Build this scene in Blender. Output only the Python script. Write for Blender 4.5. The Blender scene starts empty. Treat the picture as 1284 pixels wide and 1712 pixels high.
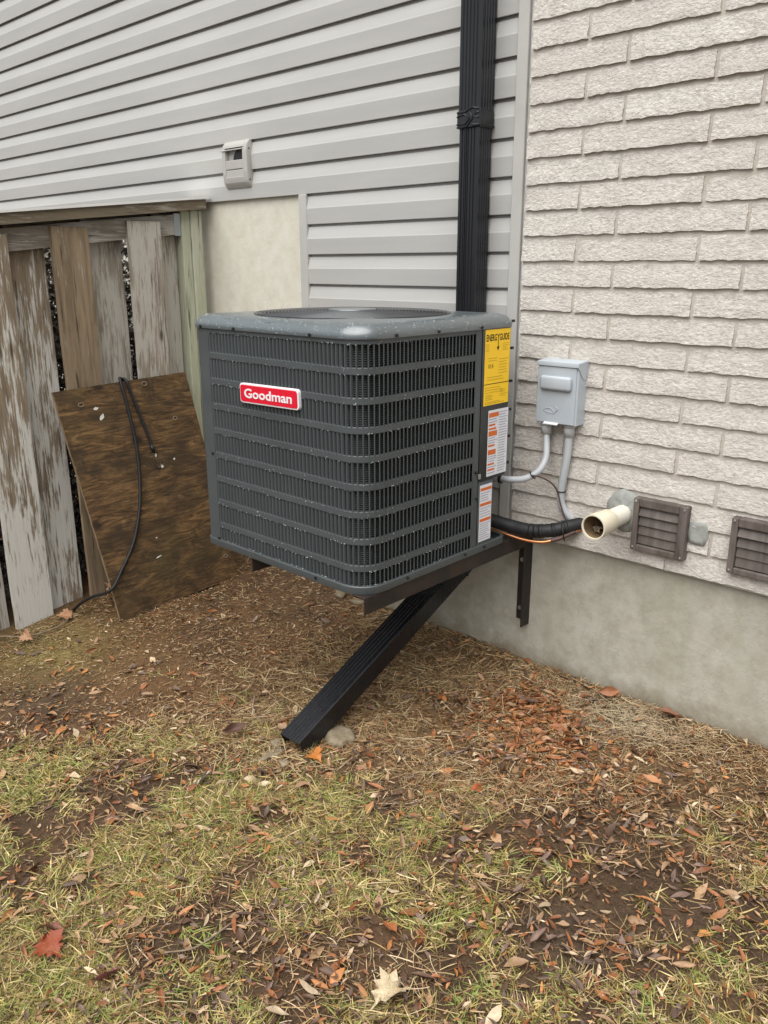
import bpy, bmesh, math, random
import numpy as np
from mathutils import Matrix, Vector

random.seed(7)
rng = np.random.default_rng(11)
sc = bpy.context.scene
C = sc.collection

# ------------------------------------------------------------------ camera
cam_d = bpy.data.cameras.new('camera')
cam = bpy.data.objects.new('camera', cam_d)
C.objects.link(cam)
cam_d.sensor_fit = 'HORIZONTAL'
cam_d.sensor_width = 36.0
cam_d.lens = 1370.9 / 1284.0 * 36.0
cam_d.clip_start = 0.05
cam_d.clip_end = 400
_yaw, _pit, _rol = -0.753345, 0.292860, 0.0026285
_f = Vector((math.sin(_yaw) * math.cos(_pit), math.cos(_yaw) * math.cos(_pit), -math.sin(_pit)))
_r = Vector((math.cos(_yaw), -math.sin(_yaw), 0))
_d = _f.cross(_r)
_r2 = _r * math.cos(_rol) + _d * math.sin(_rol)
_d2 = -_r * math.sin(_rol) + _d * math.cos(_rol)
mw = Matrix((( _r2.x, -_d2.x, -_f.x, 0), (_r2.y, -_d2.y, -_f.y, -2.33254), (_r2.z, -_d2.z, -_f.z, 1.38857), (0, 0, 0, 1)))
cam.matrix_world = mw
sc.camera = cam

# ------------------------------------------------------------------ world, sun, exposure (bright overcast)
SUN_EL, SUN_AZ = math.radians(64), math.radians(166)   # azimuth clockwise from +Y (the wall faces -Y)
w = bpy.data.worlds.new('World')
sc.world = w
w.use_nodes = True
wn = w.node_tree.nodes
wl = w.node_tree.links
bg = wn['Background']
sky = wn.new('ShaderNodeTexSky')
sky.sky_type = 'NISHITA'
sky.sun_disc = False
sky.sun_elevation = SUN_EL
sky.sun_rotation = SUN_AZ
sky.air_density = 1.0
sky.dust_density = 1.5
sky.ozone_density = 1.0
hs = wn.new('ShaderNodeHueSaturation')
hs.inputs['Saturation'].default_value = 0.16
wl.new(sky.outputs[0], hs.inputs['Color'])
wl.new(hs.outputs[0], bg.inputs['Color'])
bg.inputs['Strength'].default_value = 0.05
sun_d = bpy.data.lights.new('sun', 'SUN')
sun_d.energy = 1.5
sun_d.angle = math.radians(75)
sun_d.color = (1.0, 0.985, 0.955)
sun = bpy.data.objects.new('sun', sun_d)
C.objects.link(sun)
sd = Vector((math.sin(SUN_AZ) * math.cos(SUN_EL), math.cos(SUN_AZ) * math.cos(SUN_EL), math.sin(SUN_EL)))
sun.rotation_euler = sd.to_track_quat('Z', 'Y').to_euler()
sc.view_settings.view_transform = 'Standard'
sc.view_settings.look = 'None'
sc.view_settings.gamma = 1.0
sc.view_settings.exposure = 1.75
sc.render.engine = 'CYCLES'
sc.cycles.use_denoising = True
sc.cycles.max_bounces = 8

# ------------------------------------------------------------------ helpers
def mesh_from(name, verts, faces, smooth=False):
    me = bpy.data.meshes.new(name)
    me.from_pydata([tuple(v) for v in verts], [], [tuple(f) for f in faces])
    if smooth:
        me.polygons.foreach_set('use_smooth', [True] * len(me.polygons))
    me.update()
    return me

def mesh_np(name, V, F, cols=None, smooth=False):
    """V (n,3) float, F (m,k) int all faces of k corners; cols (n,3) point colours"""
    me = bpy.data.meshes.new(name)
    V = np.asarray(V, np.float32); F = np.asarray(F, np.int32)
    m, k = F.shape
    me.vertices.add(len(V)); me.vertices.foreach_set('co', V.ravel())
    me.loops.add(m * k); me.loops.foreach_set('vertex_index', F.ravel())
    me.polygons.add(m)
    me.polygons.foreach_set('loop_start', np.arange(0, m * k, k, dtype=np.int32))
    me.polygons.foreach_set('loop_total', np.full(m, k, np.int32))
    if smooth:
        me.polygons.foreach_set('use_smooth', np.ones(m, bool))
    me.update(calc_edges=True)
    me.validate()
    if cols is not None:
        a = me.color_attributes.new('tint', 'FLOAT_COLOR', 'POINT')
        c4 = np.ones((len(V), 4), np.float32); c4[:, :3] = cols
        a.data.foreach_set('color', c4.ravel())
    return me

def link(name, me, mat=None, parent=None, matrix=None):
    o = bpy.data.objects.new(name, me)
    C.objects.link(o)
    if mat is not None and me is not None and len(me.materials) == 0:
        me.materials.append(mat)
    if matrix is not None:
        o.matrix_basis = matrix
    if parent is not None:
        o.parent = parent
        p = parent
        t = Vector((0, 0, 0))
        while p is not None:
            if p.type == 'EMPTY':
                t += p.location
            p = p.parent
        # every parent mesh sits at the world origin, so only Empties shift their children
        if parent.type == 'EMPTY':
            o.matrix_parent_inverse = Matrix.Translation(-t)
        else:
            o.matrix_parent_inverse = parent_world_inv(parent)
    return o

def world_of(o):
    m = o.matrix_basis.copy()
    if o.parent is not None:
        m = world_of(o.parent) @ o.matrix_parent_inverse @ m
    return m

def parent_world_inv(p):
    return world_of(p).inverted()

def tag(o, label, cat, group=None, kind=None):
    o['label'] = label
    if cat:
        o['category'] = cat
    if group:
        o['group'] = group
    if kind:
        o['kind'] = kind
    return o

def thing(name, label, cat, loc, group=None):
    o = bpy.data.objects.new(name, None)
    C.objects.link(o)
    o.location = loc
    o.empty_display_size = 0.05
    return tag(o, label, cat, group)

def bm_mesh(name, bm, smooth=False):
    me = bpy.data.meshes.new(name)
    bm.normal_update()
    bm.to_mesh(me)
    bm.free()
    if smooth:
        me.polygons.foreach_set('use_smooth', [True] * len(me.polygons))
    return me

def box_bm(lo, hi, bevel=0.0, segs=1, bm=None):
    b = bmesh.new()
    bmesh.ops.create_cube(b, size=1.0)
    lo = Vector(lo); hi = Vector(hi)
    for v in b.verts:
        v.co = Vector([(lo[i] + hi[i]) / 2 + v.co[i] * (hi[i] - lo[i]) for i in range(3)])
    if bevel > 0:
        bmesh.ops.bevel(b, geom=list(b.edges), offset=bevel, segments=segs, affect='EDGES', profile=0.5)
    if bm is not None:
        tmp = bpy.data.meshes.new('tmp'); b.to_mesh(tmp); b.free(); bm.from_mesh(tmp); bpy.data.meshes.remove(tmp)
        return bm
    return b

def box(name, lo, hi, mat, parent=None, bevel=0.0015, segs=1, matrix=None):
    return link(name, bm_mesh(name, box_bm(lo, hi, bevel, segs)), mat, parent, matrix)

def cyl_bm(p0, p1, r0, r1=None, n=20, caps=True):
    r1 = r0 if r1 is None else r1
    b = bmesh.new()
    p0 = Vector(p0); p1 = Vector(p1)
    d = (p1 - p0)
    bmesh.ops.create_cone(b, cap_ends=caps, cap_tris=False, segments=n, radius1=r0, radius2=r1, depth=d.length)
    m = Matrix.Translation((p0 + p1) / 2) @ d.to_track_quat('Z', 'Y').to_matrix().to_4x4()
    bmesh.ops.transform(b, matrix=m, verts=list(b.verts))
    return b

def cyl(name, p0, p1, r0, mat, parent=None, r1=None, n=20, smooth=True):
    me = bm_mesh(name, cyl_bm(p0, p1, r0, r1, n))
    if smooth:
        for p in me.polygons:
            p.use_smooth = len(p.vertices) == 4
    return link(name, me, mat, parent)

def spline(pts, n=8):
    P = [Vector(p) for p in pts]
    P = [P[0] * 2 - P[1]] + P + [P[-1] * 2 - P[-2]]
    out = []
    for i in range(1, len(P) - 2):
        for k in range(n):
            t = k / n
            a, b, c, d = P[i - 1], P[i], P[i + 1], P[i + 2]
            out.append(0.5 * ((2 * b) + (c - a) * t + (2 * a - 5 * b + 4 * c - d) * t * t + (3 * b - a - 3 * c + d) * t ** 3))
    out.append(P[-2])
    return out

def tube_mesh(name, pts, r, n=10, rings=None):
    """tube along points; r number or list per point"""
    L = len(pts)
    rr = r if isinstance(r, (list, tuple)) else [r] * L
    V = []; F = []
    up = None
    for i, p in enumerate(pts):
        t = (pts[min(i + 1, L - 1)] - pts[max(i - 1, 0)]).normalized()
        if up is None:
            up = t.orthogonal().normalized()
        s = t.cross(up)
        if s.length < 1e-6:
            s = t.orthogonal()
        s.normalize()
        up = s.cross(t).normalized()
        for k in range(n):
            a = 2 * math.pi * k / n
            V.append(p + (s * math.cos(a) + up * math.sin(a)) * rr[i])
    for i in range(L - 1):
        for k in range(n):
            F.append((i * n + k, i * n + (k + 1) % n, (i + 1) * n + (k + 1) % n, (i + 1) * n + k))
    F.append(tuple(range(n - 1, -1, -1)))
    F.append(tuple((L - 1) * n + k for k in range(n)))
    return mesh_from(name, V, F, True)

def tube(name, pts, r, mat, parent=None, n=10, sub=8):
    return link(name, tube_mesh(name, spline(pts, sub) if sub else [Vector(p) for p in pts], r, n), mat, parent)

def sweep_ring(name, ring, levels, mat, parent=None, smooth=True, closed=True):
    """ring(offset) -> list of (x, y); levels = [(offset, z)]"""
    V = []; F = []
    n = None
    for off, z in levels:
        pts = ring(off)
        n = len(pts)
        V += [(p[0], p[1], z) for p in pts]
    for i in range(len(levels) - 1):
        for k in range(n if closed else n - 1):
            F.append((i * n + k, i * n + (k + 1) % n, (i + 1) * n + (k + 1) % n, (i + 1) * n + k))
    return link(name, mesh_from(name, V, F, smooth), mat, parent)

def auto_smooth(o, ang=35):
    me = o.data
    me.polygons.foreach_set('use_smooth', [True] * len(me.polygons))
    bm = bmesh.new(); bm.from_mesh(me)
    for e in bm.edges:
        e.smooth = not (len(e.link_faces) == 2 and e.calc_face_angle(0) > math.radians(ang))
    bm.to_mesh(me); bm.free()
    return o

# ---- value noise (numpy) for terrain and scatter density
_lat = np.random.default_rng(3).random((256, 256))
def vnoise(x, y, s):
    x = np.asarray(x, float) * s + 1000.3; y = np.asarray(y, float) * s + 1000.7
    xi = np.floor(x).astype(int); yi = np.floor(y).astype(int)
    fx = x - xi; fy = y - yi
    fx = fx * fx * (3 - 2 * fx); fy = fy * fy * (3 - 2 * fy)
    g = lambda a, b: _lat[a % 256, b % 256]
    return (g(xi, yi) * (1 - fx) + g(xi + 1, yi) * fx) * (1 - fy) + (g(xi, yi + 1) * (1 - fx) + g(xi + 1, yi + 1) * fx) * fy
def fbm(x, y, s, o=4):
    v = 0; a = 0.5; t = 0
    for i in range(o):
        v = v + a * vnoise(x, y, s * 2 ** i); t += a; a *= 0.5
    return v / t

def ground_h(x, y):
    x = np.asarray(x, float); y = np.asarray(y, float)
    out = np.clip(-y, 0, None)
    far = np.clip(out - 2.5, 0, None)
    base = -0.052 * np.minimum(out, 2.5) - 0.012 * np.minimum(far, 30)
    b = (fbm(x, y, 2.2, 3) - 0.5) * 0.035 + (fbm(x + 9, y + 4, 11, 3) - 0.5) * 0.016
    near = np.clip(out / 0.25, 0.25, 1)
    # the little bank of thatch and leaves along the foundation
    b = b * near + 0.012 * np.exp(-(out / 0.10) ** 2) * (0.4 + fbm(x, y * 0, 6, 2))
    # dip scoured by the water at the end of the spout
    b = b - 0.012 * np.exp(-(((x + 1.73) / 0.12) ** 2 + ((y + 0.98) / 0.12) ** 2))
    return base + b

# ------------------------------------------------------------------ materials
def new_mat(name):
    m = bpy.data.materials.new(name)
    m.use_nodes = True
    return m, m.node_tree.nodes, m.node_tree.links, m.node_tree.nodes['Principled BSDF']

class N:
    """tiny node helper bound to one material"""
    def __init__(s, name, rough=0.6, spec=0.4, metal=0.0):
        s.m, s.n, s.l, s.p = new_mat(name)
        s.p.inputs['Roughness'].default_value = rough
        s.p.inputs['Specular IOR Level'].default_value = spec
        s.p.inputs['Metallic'].default_value = metal
        s.co = None
    def coords(s, kind='Object', scale=(1, 1, 1), rot=(0, 0, 0), rand=0.0):
        t = s.n.new('ShaderNodeTexCoord')
        mp = s.n.new('ShaderNodeMapping')
        mp.inputs['Scale'].default_value = scale
        mp.inputs['Rotation'].default_value = rot
        s.l.new(t.outputs[kind], mp.inputs['Vector'])
        if rand:
            oi = s.n.new('ShaderNodeObjectInfo')
            mu = s.n.new('ShaderNodeMath'); mu.operation = 'MULTIPLY'; mu.inputs[1].default_value = rand
            s.l.new(oi.outputs['Random'], mu.inputs[0])
            cb = s.n.new('ShaderNodeCombineXYZ')
            for i in range(3):
                s.l.new(mu.outputs[0], cb.inputs[i])
            s.l.new(cb.outputs[0], mp.inputs['Location'])
        return mp.outputs[0]
    def noise(s, vec, scale=5, detail=4, rough=0.55, dist=0.0):
        t = s.n.new('ShaderNodeTexNoise')
        t.inputs['Scale'].default_value = scale
        t.inputs['Detail'].default_value = detail
        t.inputs['Roughness'].default_value = rough
        t.inputs['Distortion'].default_value = dist
        s.l.new(vec, t.inputs['Vector'])
        return t.outputs['Fac']
    def voro(s, vec, scale=5, out='Distance', feat='F1', rnd=1.0):
        t = s.n.new('ShaderNodeTexVoronoi')
        t.feature = feat
        t.inputs['Scale'].default_value = scale
        t.inputs['Randomness'].default_value = rnd
        s.l.new(vec, t.inputs['Vector'])
        return t.outputs[out]
    def ramp(s, fac, stops):
        r = s.n.new('ShaderNodeValToRGB')
        e = r.color_ramp.elements
        while len(e) < len(stops):
            e.new(0.5)
        for i, (p, c) in enumerate(stops):
            e[i].position = p
            c = c if isinstance(c, (tuple, list)) else (c, c, c)
            e[i].color = (c[0], c[1], c[2], 1)
        s.l.new(fac, r.inputs[0])
        return r.outputs[0]
    def mix(s, fac, a, b, mode='MIX'):
        x = s.n.new('ShaderNodeMix'); x.data_type = 'RGBA'; x.blend_type = mode
        for sock, v in ((x.inputs[0], fac), (x.inputs[6], a), (x.inputs[7], b)):
            if isinstance(v, (int, float)):
                sock.default_value = v
            elif isinstance(v, (tuple, list)):
                sock.default_value = (v[0], v[1], v[2], 1)
            else:
                s.l.new(v, sock)
        return x.outputs[2]
    def math(s, op, a, b=0.0, c=None):
        x = s.n.new('ShaderNodeMath'); x.operation = op
        for i, v in enumerate((a, b) if c is None else (a, b, c)):
            if isinstance(v, (int, float)):
                x.inputs[i].default_value = v
            else:
                s.l.new(v, x.inputs[i])
        return x.outputs[0]
    def attr(s, name):
        a = s.n.new('ShaderNodeAttribute'); a.attribute_name = name
        return a
    def objinfo(s, out='Random'):
        return s.n.new('ShaderNodeObjectInfo').outputs[out]
    def color(s, c):
        if isinstance(c, (tuple, list)):
            s.p.inputs['Base Color'].default_value = (c[0], c[1], c[2], 1)
        else:
            s.l.new(c, s.p.inputs['Base Color'])
        return s
    def rough(s, v):
        s.l.new(v, s.p.inputs['Roughness'])
        return s
    def bump(s, h, strength=0.5, dist=0.01):
        b = s.n.new('ShaderNodeBump')
        b.inputs['Strength'].default_value = strength
        b.inputs['Distance'].default_value = dist
        s.l.new(h, b.inputs['Height'])
        prev = s.p.inputs['Normal'].links
        if prev:
            s.l.new(prev[0].from_socket, b.inputs['Normal'])
        s.l.new(b.outputs[0], s.p.inputs['Normal'])
        return s

def simple(name, c, rough=0.5, spec=0.5, metal=0.0, var=0.12, scale=9, bump=0.0, bscale=120):
    k = N(name, rough, spec, metal)
    v = k.coords()
    n = k.noise(v, scale, 5)
    k.color(k.ramp(n, [(0.3, tuple(x * (1 - var) for x in c)), (0.7, tuple(min(1, x * (1 + var)) for x in c))]))
    if bump:
        k.bump(k.noise(v, bscale, 3), bump, 0.002)
    return k.m

# vinyl siding
k = N('vinyl_siding', 0.42, 0.35)
v = k.coords('Object')
streak = k.noise(k.coords('Object', (1.2, 1.2, 9)), 1.6, 4)
grime = k.noise(k.coords('Object', (14, 14, 1.2)), 1.5, 5, 0.6)
c1 = k.ramp(streak, [(0.3, (0.385, 0.379, 0.360)), (0.7, (0.425, 0.418, 0.398))])
k.color(k.mix(k.ramp(grime, [(0.55, 0.0), (0.8, 0.22)]), c1, (0.40, 0.385, 0.35)))
k.bump(k.noise(k.coords('Object', (6, 6, 60)), 12, 3), 0.08, 0.002)
M_SIDING = k.m
M_TRIM = simple('vinyl_trim', (0.41, 0.40, 0.375), 0.42, 0.35, var=0.05)
M_VENTGREY = simple('grey_vent_plastic', (0.37, 0.36, 0.335), 0.5, 0.35, var=0.06)

# brick: painted split face
def brick_mat(name, base, base2):
    k = N(name, 0.82, 0.25)
    v = k.coords('Object', (1, 1, 1), rand=17.0)
    n1 = k.noise(v, 9, 5, 0.6)
    n2 = k.noise(k.coords('Object', (1, 1, 1.5), rand=17.0), 82, 6, 0.72, 0.2)
    col = k.mix(k.ramp(n1, [(0.3, 0.0), (0.72, 1.0)]), base, base2)
    # darker flecks in the lows of the bump noise, paler on the highs
    col = k.mix(k.ramp(n2, [(0.36, 0.85), (0.50, 0.0)]), col, (0.40, 0.365, 0.33))
    col = k.mix(k.ramp(n2, [(0.52, 0.0), (0.66, 0.8)]), col, (0.72, 0.68, 0.62))
    rr = k.objinfo('Random')
    col = k.mix(k.ramp(rr, [(0.0, 0.0), (1.0, 0.25)]), col, (0.50, 0.45, 0.41))
    k.color(col)
    n3 = k.noise(k.coords('Object', (0.85, 1, 1.45), rand=17.0), 85, 5, 0.68, 0.15)
    k.bump(n3, 0.9, 0.006)
    k.bump(n2, 0.8, 0.003)
    return k.m
M_BRICK = brick_mat('split_face_brick', (0.60, 0.562, 0.508), (0.515, 0.478, 0.428))
k = N('mortar', 0.9, 0.2)
v = k.coords()
k.color(k.ramp(k.noise(v, 14, 5), [(0.3, (0.445, 0.405, 0.352)), (0.7, (0.505, 0.465, 0.41))]))
k.bump(k.noise(v, 160, 4), 0.4, 0.004)
M_MORTAR = k.m

# concrete foundation
def concrete(name, a, b, stain, moss, bumpd=0.006, splash=False):
    k = N(name, 0.9, 0.22)
    v = k.coords()
    n1 = k.noise(v, 2.3, 6, 0.62)
    n2 = k.noise(v, 17, 6, 0.65)
    col = k.ramp(n1, [(0.3, a), (0.7, b)])
    col = k.mix(k.ramp(n2, [(0.25, 0.9), (0.6, 0.0)]), col, stain)
    drip = k.noise(k.coords('Object', (7, 7, 0.7)), 1.4, 5)
    col = k.mix(k.ramp(drip, [(0.5, 0.0), (0.75, 0.5)]), col, moss)
    sc_ = k.noise(k.coords('Object', (1.0, 1.0, 2.0)), 24, 7, 0.7, 0.4)
    col = k.mix(k.ramp(sc_, [(0.58, 0.0), (0.72, 0.30)]), col, tuple(min(1, x * 1.35) for x in b))
    if splash:
        sp_ = k.n.new('ShaderNodeSeparateXYZ'); k.l.new(v, sp_.inputs[0])
        hz = k.math('ADD', sp_.outputs[2], k.math('MULTIPLY', k.math('SUBTRACT', k.noise(v, 8, 5, 0.65), 0.5), 0.22))
        col = k.mix(k.ramp(hz, [(0.0, 0.75), (0.085, 0.0)]), col, (0.17, 0.135, 0.085))
    pits = k.voro(v, 55)
    col = k.mix(k.ramp(pits, [(0.03, 0.85), (0.09, 0.0)]), col, tuple(x * 0.35 for x in a))
    k.color(col)
    k.bump(n2, 0.35, bumpd)
    k.bump(k.noise(v, 140, 5, 0.7), 0.35, 0.003)
    return k.m
M_CONC = concrete('foundation_concrete', (0.345, 0.325, 0.268), (0.46, 0.438, 0.375), (0.285, 0.265, 0.205), (0.305, 0.29, 0.21), 0.006, True)
M_PARGE = concrete('parged_panel', (0.55, 0.525, 0.445), (0.63, 0.605, 0.53), (0.49, 0.455, 0.365), (0.54, 0.51, 0.40), 0.004)
M_PATCH = concrete('grey_patch_mortar', (0.27, 0.28, 0.265), (0.36, 0.37, 0.35), (0.22, 0.22, 0.2), (0.3, 0.3, 0.27), 0.01)

# downspout
k = N('black_aluminium', 0.3, 0.45)
v = k.coords()
k.color(k.ramp(k.noise(v, 6, 4), [(0.3, (0.007, 0.0075, 0.009)), (0.75, (0.012, 0.0125, 0.015))]))
k.rough(k.ramp(k.noise(k.coords('Object', (30, 30, 2)), 2, 4), [(0.3, 0.22), (0.7, 0.36)]))
M_SPOUT = k.m

# condenser paint
def ac_paint(name, c):
    k = N(name, 0.38, 0.5)
    v = k.coords()
    k.color(k.ramp(k.noise(v, 4, 4), [(0.3, tuple(x * 0.9 for x in c)), (0.7, tuple(x * 1.12 for x in c))]))
    k.rough(k.ramp(k.noise(v, 22, 5), [(0.35, 0.30), (0.65, 0.50)]))
    k.bump(k.noise(v, 420, 2), 0.12, 0.0008)
    return k.m
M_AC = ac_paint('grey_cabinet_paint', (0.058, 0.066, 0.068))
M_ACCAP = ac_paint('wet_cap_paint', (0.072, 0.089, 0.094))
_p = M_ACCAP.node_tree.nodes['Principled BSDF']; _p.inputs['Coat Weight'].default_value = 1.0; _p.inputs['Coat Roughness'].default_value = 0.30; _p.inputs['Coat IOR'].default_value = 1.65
k = N('coil_fins', 0.5, 0.4, 0.3)
wv = k.n.new('ShaderNodeTexWave'); wv.bands_direction = 'Z'; wv.inputs['Scale'].default_value = 52
k.l.new(k.coords(), wv.inputs['Vector'])
k.color(k.ramp(wv.outputs['Fac'], [(0.45, (0.006, 0.007, 0.007)), (0.8, (0.055, 0.06, 0.06))]))
k.bump(wv.outputs['Fac'], 0.6, 0.003)
M_COIL = k.m
M_BLACK = simple('black_plastic', (0.012, 0.012, 0.013), 0.45, 0.4)
M_WIRE = simple('black_wire_guard', (0.05, 0.052, 0.055), 0.3, 0.6)
M_RED = simple('red_enamel', (0.62, 0.008, 0.028), 0.3, 0.5, var=0.03)
M_WHITE = simple('white_print', (0.72, 0.70, 0.71), 0.5, 0.3, var=0.02)
M_LABEL = simple('white_sticker', (0.66, 0.66, 0.70), 0.45, 0.3, var=0.04)
M_YELLOW = simple('yellow_sticker', (0.88, 0.55, 0.02), 0.45, 0.35, var=0.03)
M_ORANGE = simple('orange_print', (0.58, 0.14, 0.03), 0.5, 0.3, var=0.06)
M_INK = simple('black_ink', (0.02, 0.018, 0.012), 0.6, 0.2)
M_FINEINK = simple('fine_print_yellow', (0.40, 0.28, 0.015), 0.6, 0.2)
M_GREYINK = simple('fine_print_grey', (0.36, 0.36, 0.39), 0.6, 0.2)
k = N('water_drop', 0.03, 0.6)
k.p.inputs['Transmission Weight'].default_value = 0.35
k.color((0.62, 0.66, 0.68))  # pale body colour paints in the bright glint of the drops
k.p.inputs['IOR'].default_value = 1.33
M_DROP = k.m

# bracket steel
k = N('brown_painted_steel', 0.55, 0.4)
v = k.coords()
k.color(k.mix(k.ramp(k.noise(v, 16, 5), [(0.4, 0.0), (0.72, 1.0)]), (0.014, 0.011, 0.010), (0.034, 0.020, 0.015)))
k.bump(k.noise(v, 90, 4), 0.2, 0.002)
M_STEEL = k.m
M_BOLT = simple('zinc_bolt', (0.45, 0.45, 0.46), 0.35, 0.5, 0.9)

# fence woods
def wood(name, brown, brown2, pale, amount, green=None, vert=True, fine=1.0, low=0.0):
    k = N(name, 0.85, 0.2)
    st = (42 * fine, 42 * fine, 3.2) if vert else (42 * fine, 3.2, 42 * fine)
    vg = k.coords('Object', st, rand=23.0)
    g = k.noise(vg, 1.0, 8, 0.66, 0.7)
    g2 = k.noise(k.coords('Object', tuple(x * 2.6 for x in st), rand=11.0), 1.0, 5, 0.7)
    col = k.ramp(g, [(0.28, brown2), (0.5, brown), (0.75, tuple(min(1, x * 1.35) for x in brown))])
    patch = k.noise(k.coords('Object', (5, 5, 1.6) if vert else (5, 1.6, 5), rand=31.0), 1.6, 5, 0.6)
    pf = k.math('ADD', k.math('MULTIPLY', patch, 1.0), k.math('MULTIPLY', g2, 1.0))
    if low:   # paint has survived on the lower half of the boards
        sz = k.n.new('ShaderNodeSeparateXYZ'); tc_ = k.n.new('ShaderNodeTexCoord'); k.l.new(tc_.outputs['Object'], sz.inputs[0])
        pf = k.math('ADD', pf, k.math('MULTIPLY', k.math('SUBTRACT', 0.85, sz.outputs[2]), low))
    pm = k.ramp(k.math('MULTIPLY', pf, 0.5), [(0.585 - amount * 0.45, 0.0), (0.645 - amount * 0.45, 1.0)])
    col = k.mix(pm, col, pale)
    if green:
        gm = k.noise(k.coords('Object', (4, 4, 1.5), rand=5.0), 1.5, 4)
        col = k.mix(k.ramp(gm, [(0.3, 0.15), (0.65, 0.75)]), col, green)
    # knots
    kn = k.voro(k.coords('Object', (7, 7, 2.6) if vert else (7, 2.6, 7), rand=7.0), 1.0)
    col = k.mix(k.ramp(kn, [(0.035, 0.8), (0.085, 0.0)]), col, tuple(x * 0.35 for x in brown2))
    # dark cracks along the grain
    cr = k.noise(k.coords('Object', tuple(x * 1.7 for x in st), rand=3.0), 1.0, 2, 0.4)
    col = k.mix(k.ramp(cr, [(0.27, 0.75), (0.35, 0.0)]), col, tuple(x * 0.3 for x in brown2))
    k.color(col)
    k.bump(g, 0.5, 0.004)
    k.bump(g2, 0.35, 0.002)
    return k.m
M_WOOD_BROWN = wood('weathered_brown_board', (0.225, 0.168, 0.108), (0.12, 0.085, 0.054), (0.36, 0.335, 0.295), 0.05)
M_WOOD_MIX = wood('peeling_board', (0.225, 0.176, 0.122), (0.12, 0.09, 0.06), (0.56, 0.54, 0.49), 0.20, low=0.17)
M_WOOD_PALE = wood('silvered_board', (0.26, 0.22, 0.175), (0.15, 0.125, 0.098), (0.42, 0.39, 0.34), 0.30)
M_WOOD_CAP = wood('mossy_cap_board', (0.155, 0.125, 0.085), (0.085, 0.068, 0.045), (0.27, 0.245, 0.20), 0.08, vert=False)
M_WOOD_RAIL = wood('grey_rail', (0.21, 0.185, 0.15), (0.12, 0.10, 0.08), (0.34, 0.32, 0.285), 0.22, vert=False)
M_WOOD_POST = wood('green_treated_post', (0.36, 0.345, 0.25), (0.20, 0.195, 0.13), (0.46, 0.455, 0.37), 0.2, green=(0.36, 0.385, 0.28))
M_GALV = simple('galvanised_hanger', (0.33, 0.36, 0.39), 0.45, 0.5, 0.7)
M_FLASH = simple('white_flashing', (0.70, 0.69, 0.66), 0.45, 0.4, var=0.05)

# plywood
k = N('old_plywood', 0.8, 0.25)
vg = k.coords('Object', (46, 6.5, 42), rot=(0.06, 0, 0))
g = k.noise(vg, 1.0, 8, 0.66, 1.6)
g3 = k.noise(k.coords('Object', (80, 5, 75)), 1.0, 4, 0.7, 0.5)
big = k.noise(k.coords('Object', (3, 3, 4)), 2.2, 6, 0.68, 0.6)
col = k.ramp(g, [(0.30, (0.022, 0.013, 0.007)), (0.48, (0.086, 0.048, 0.020)), (0.70, (0.21, 0.122, 0.052))])
col = k.mix(k.ramp(big, [(0.44, 0.0), (0.60, 0.8)]), col, (0.034, 0.023, 0.013))
green = k.noise(k.coords('Object', (2, 2, 2)), 2.2, 3)
col = k.mix(k.ramp(green, [(0.55, 0.0), (0.75, 0.35)]), col, (0.11, 0.085, 0.028))
kn = k.voro(k.coords('Object', (4.4, 4.4, 6.2)), 1.0)
col = k.mix(k.ramp(kn, [(0.07, 0.85), (0.16, 0.0)]), col, (0.016, 0.011, 0.008))
col = k.mix(k.ramp(g3, [(0.24, 0.8), (0.36, 0.0)]), col, (0.02, 0.013, 0.008))
k.color(col)
k.bump(g, 0.6, 0.005)
k.bump(g3, 0.4, 0.003)
M_PLY = k.m
M_PLYEDGE = simple('plywood_edge', (0.20, 0.145, 0.085), 0.85, 0.2, var=0.3, scale=30)
M_RUBBER = simple('black_rubber_cord', (0.012, 0.012, 0.013), 0.5, 0.35)
M_HOOK = simple('steel_hook', (0.10, 0.095, 0.085), 0.4, 0.5, 0.8)
M_CHIPPAINT = simple('flaked_white_paint', (0.55, 0.53, 0.46), 0.7, 0.3, var=0.2, scale=60)

# electrics and pipes
M_BOX = simple('grey_enamel_box', (0.40, 0.44, 0.475), 0.38, 0.5, var=0.05)
M_CONDUIT = simple('grey_conduit', (0.43, 0.45, 0.465), 0.45, 0.45, var=0.06)
M_HUB = simple('pvc_hub', (0.46, 0.465, 0.465), 0.5, 0.4, var=0.05)
M_FOAM = simple('black_foam_insulation', (0.014, 0.014, 0.015), 0.55, 0.35, var=0.3, scale=40, bump=0.3)
M_COPPER = simple('copper_pipe', (0.62, 0.27, 0.12), 0.28, 0.5, 0.95, var=0.18)
M_GROUNDWIRE = simple('brown_wire', (0.085, 0.045, 0.038), 0.5, 0.4)
M_PVC = simple('aged_white_pvc', (0.66, 0.635, 0.54), 0.4, 0.45, var=0.07, scale=14)
M_PVC2 = simple('yellowed_pvc_coupling', (0.63, 0.575, 0.44), 0.42, 0.45, var=0.08, scale=20)
M_PVCIN = simple('dirty_pipe_inside', (0.16, 0.105, 0.055), 0.7, 0.3, var=0.5, scale=30)
k = N('faded_brown_plastic', 0.6, 0.3)
v = k.coords()
a = k.noise(k.coords('Object', (40, 40, 9)), 1.0, 5)
k.color(k.ramp(a, [(0.3, (0.062, 0.050, 0.043)), (0.7, (0.145, 0.122, 0.108))]))
M_LOUVRE = k.m

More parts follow.
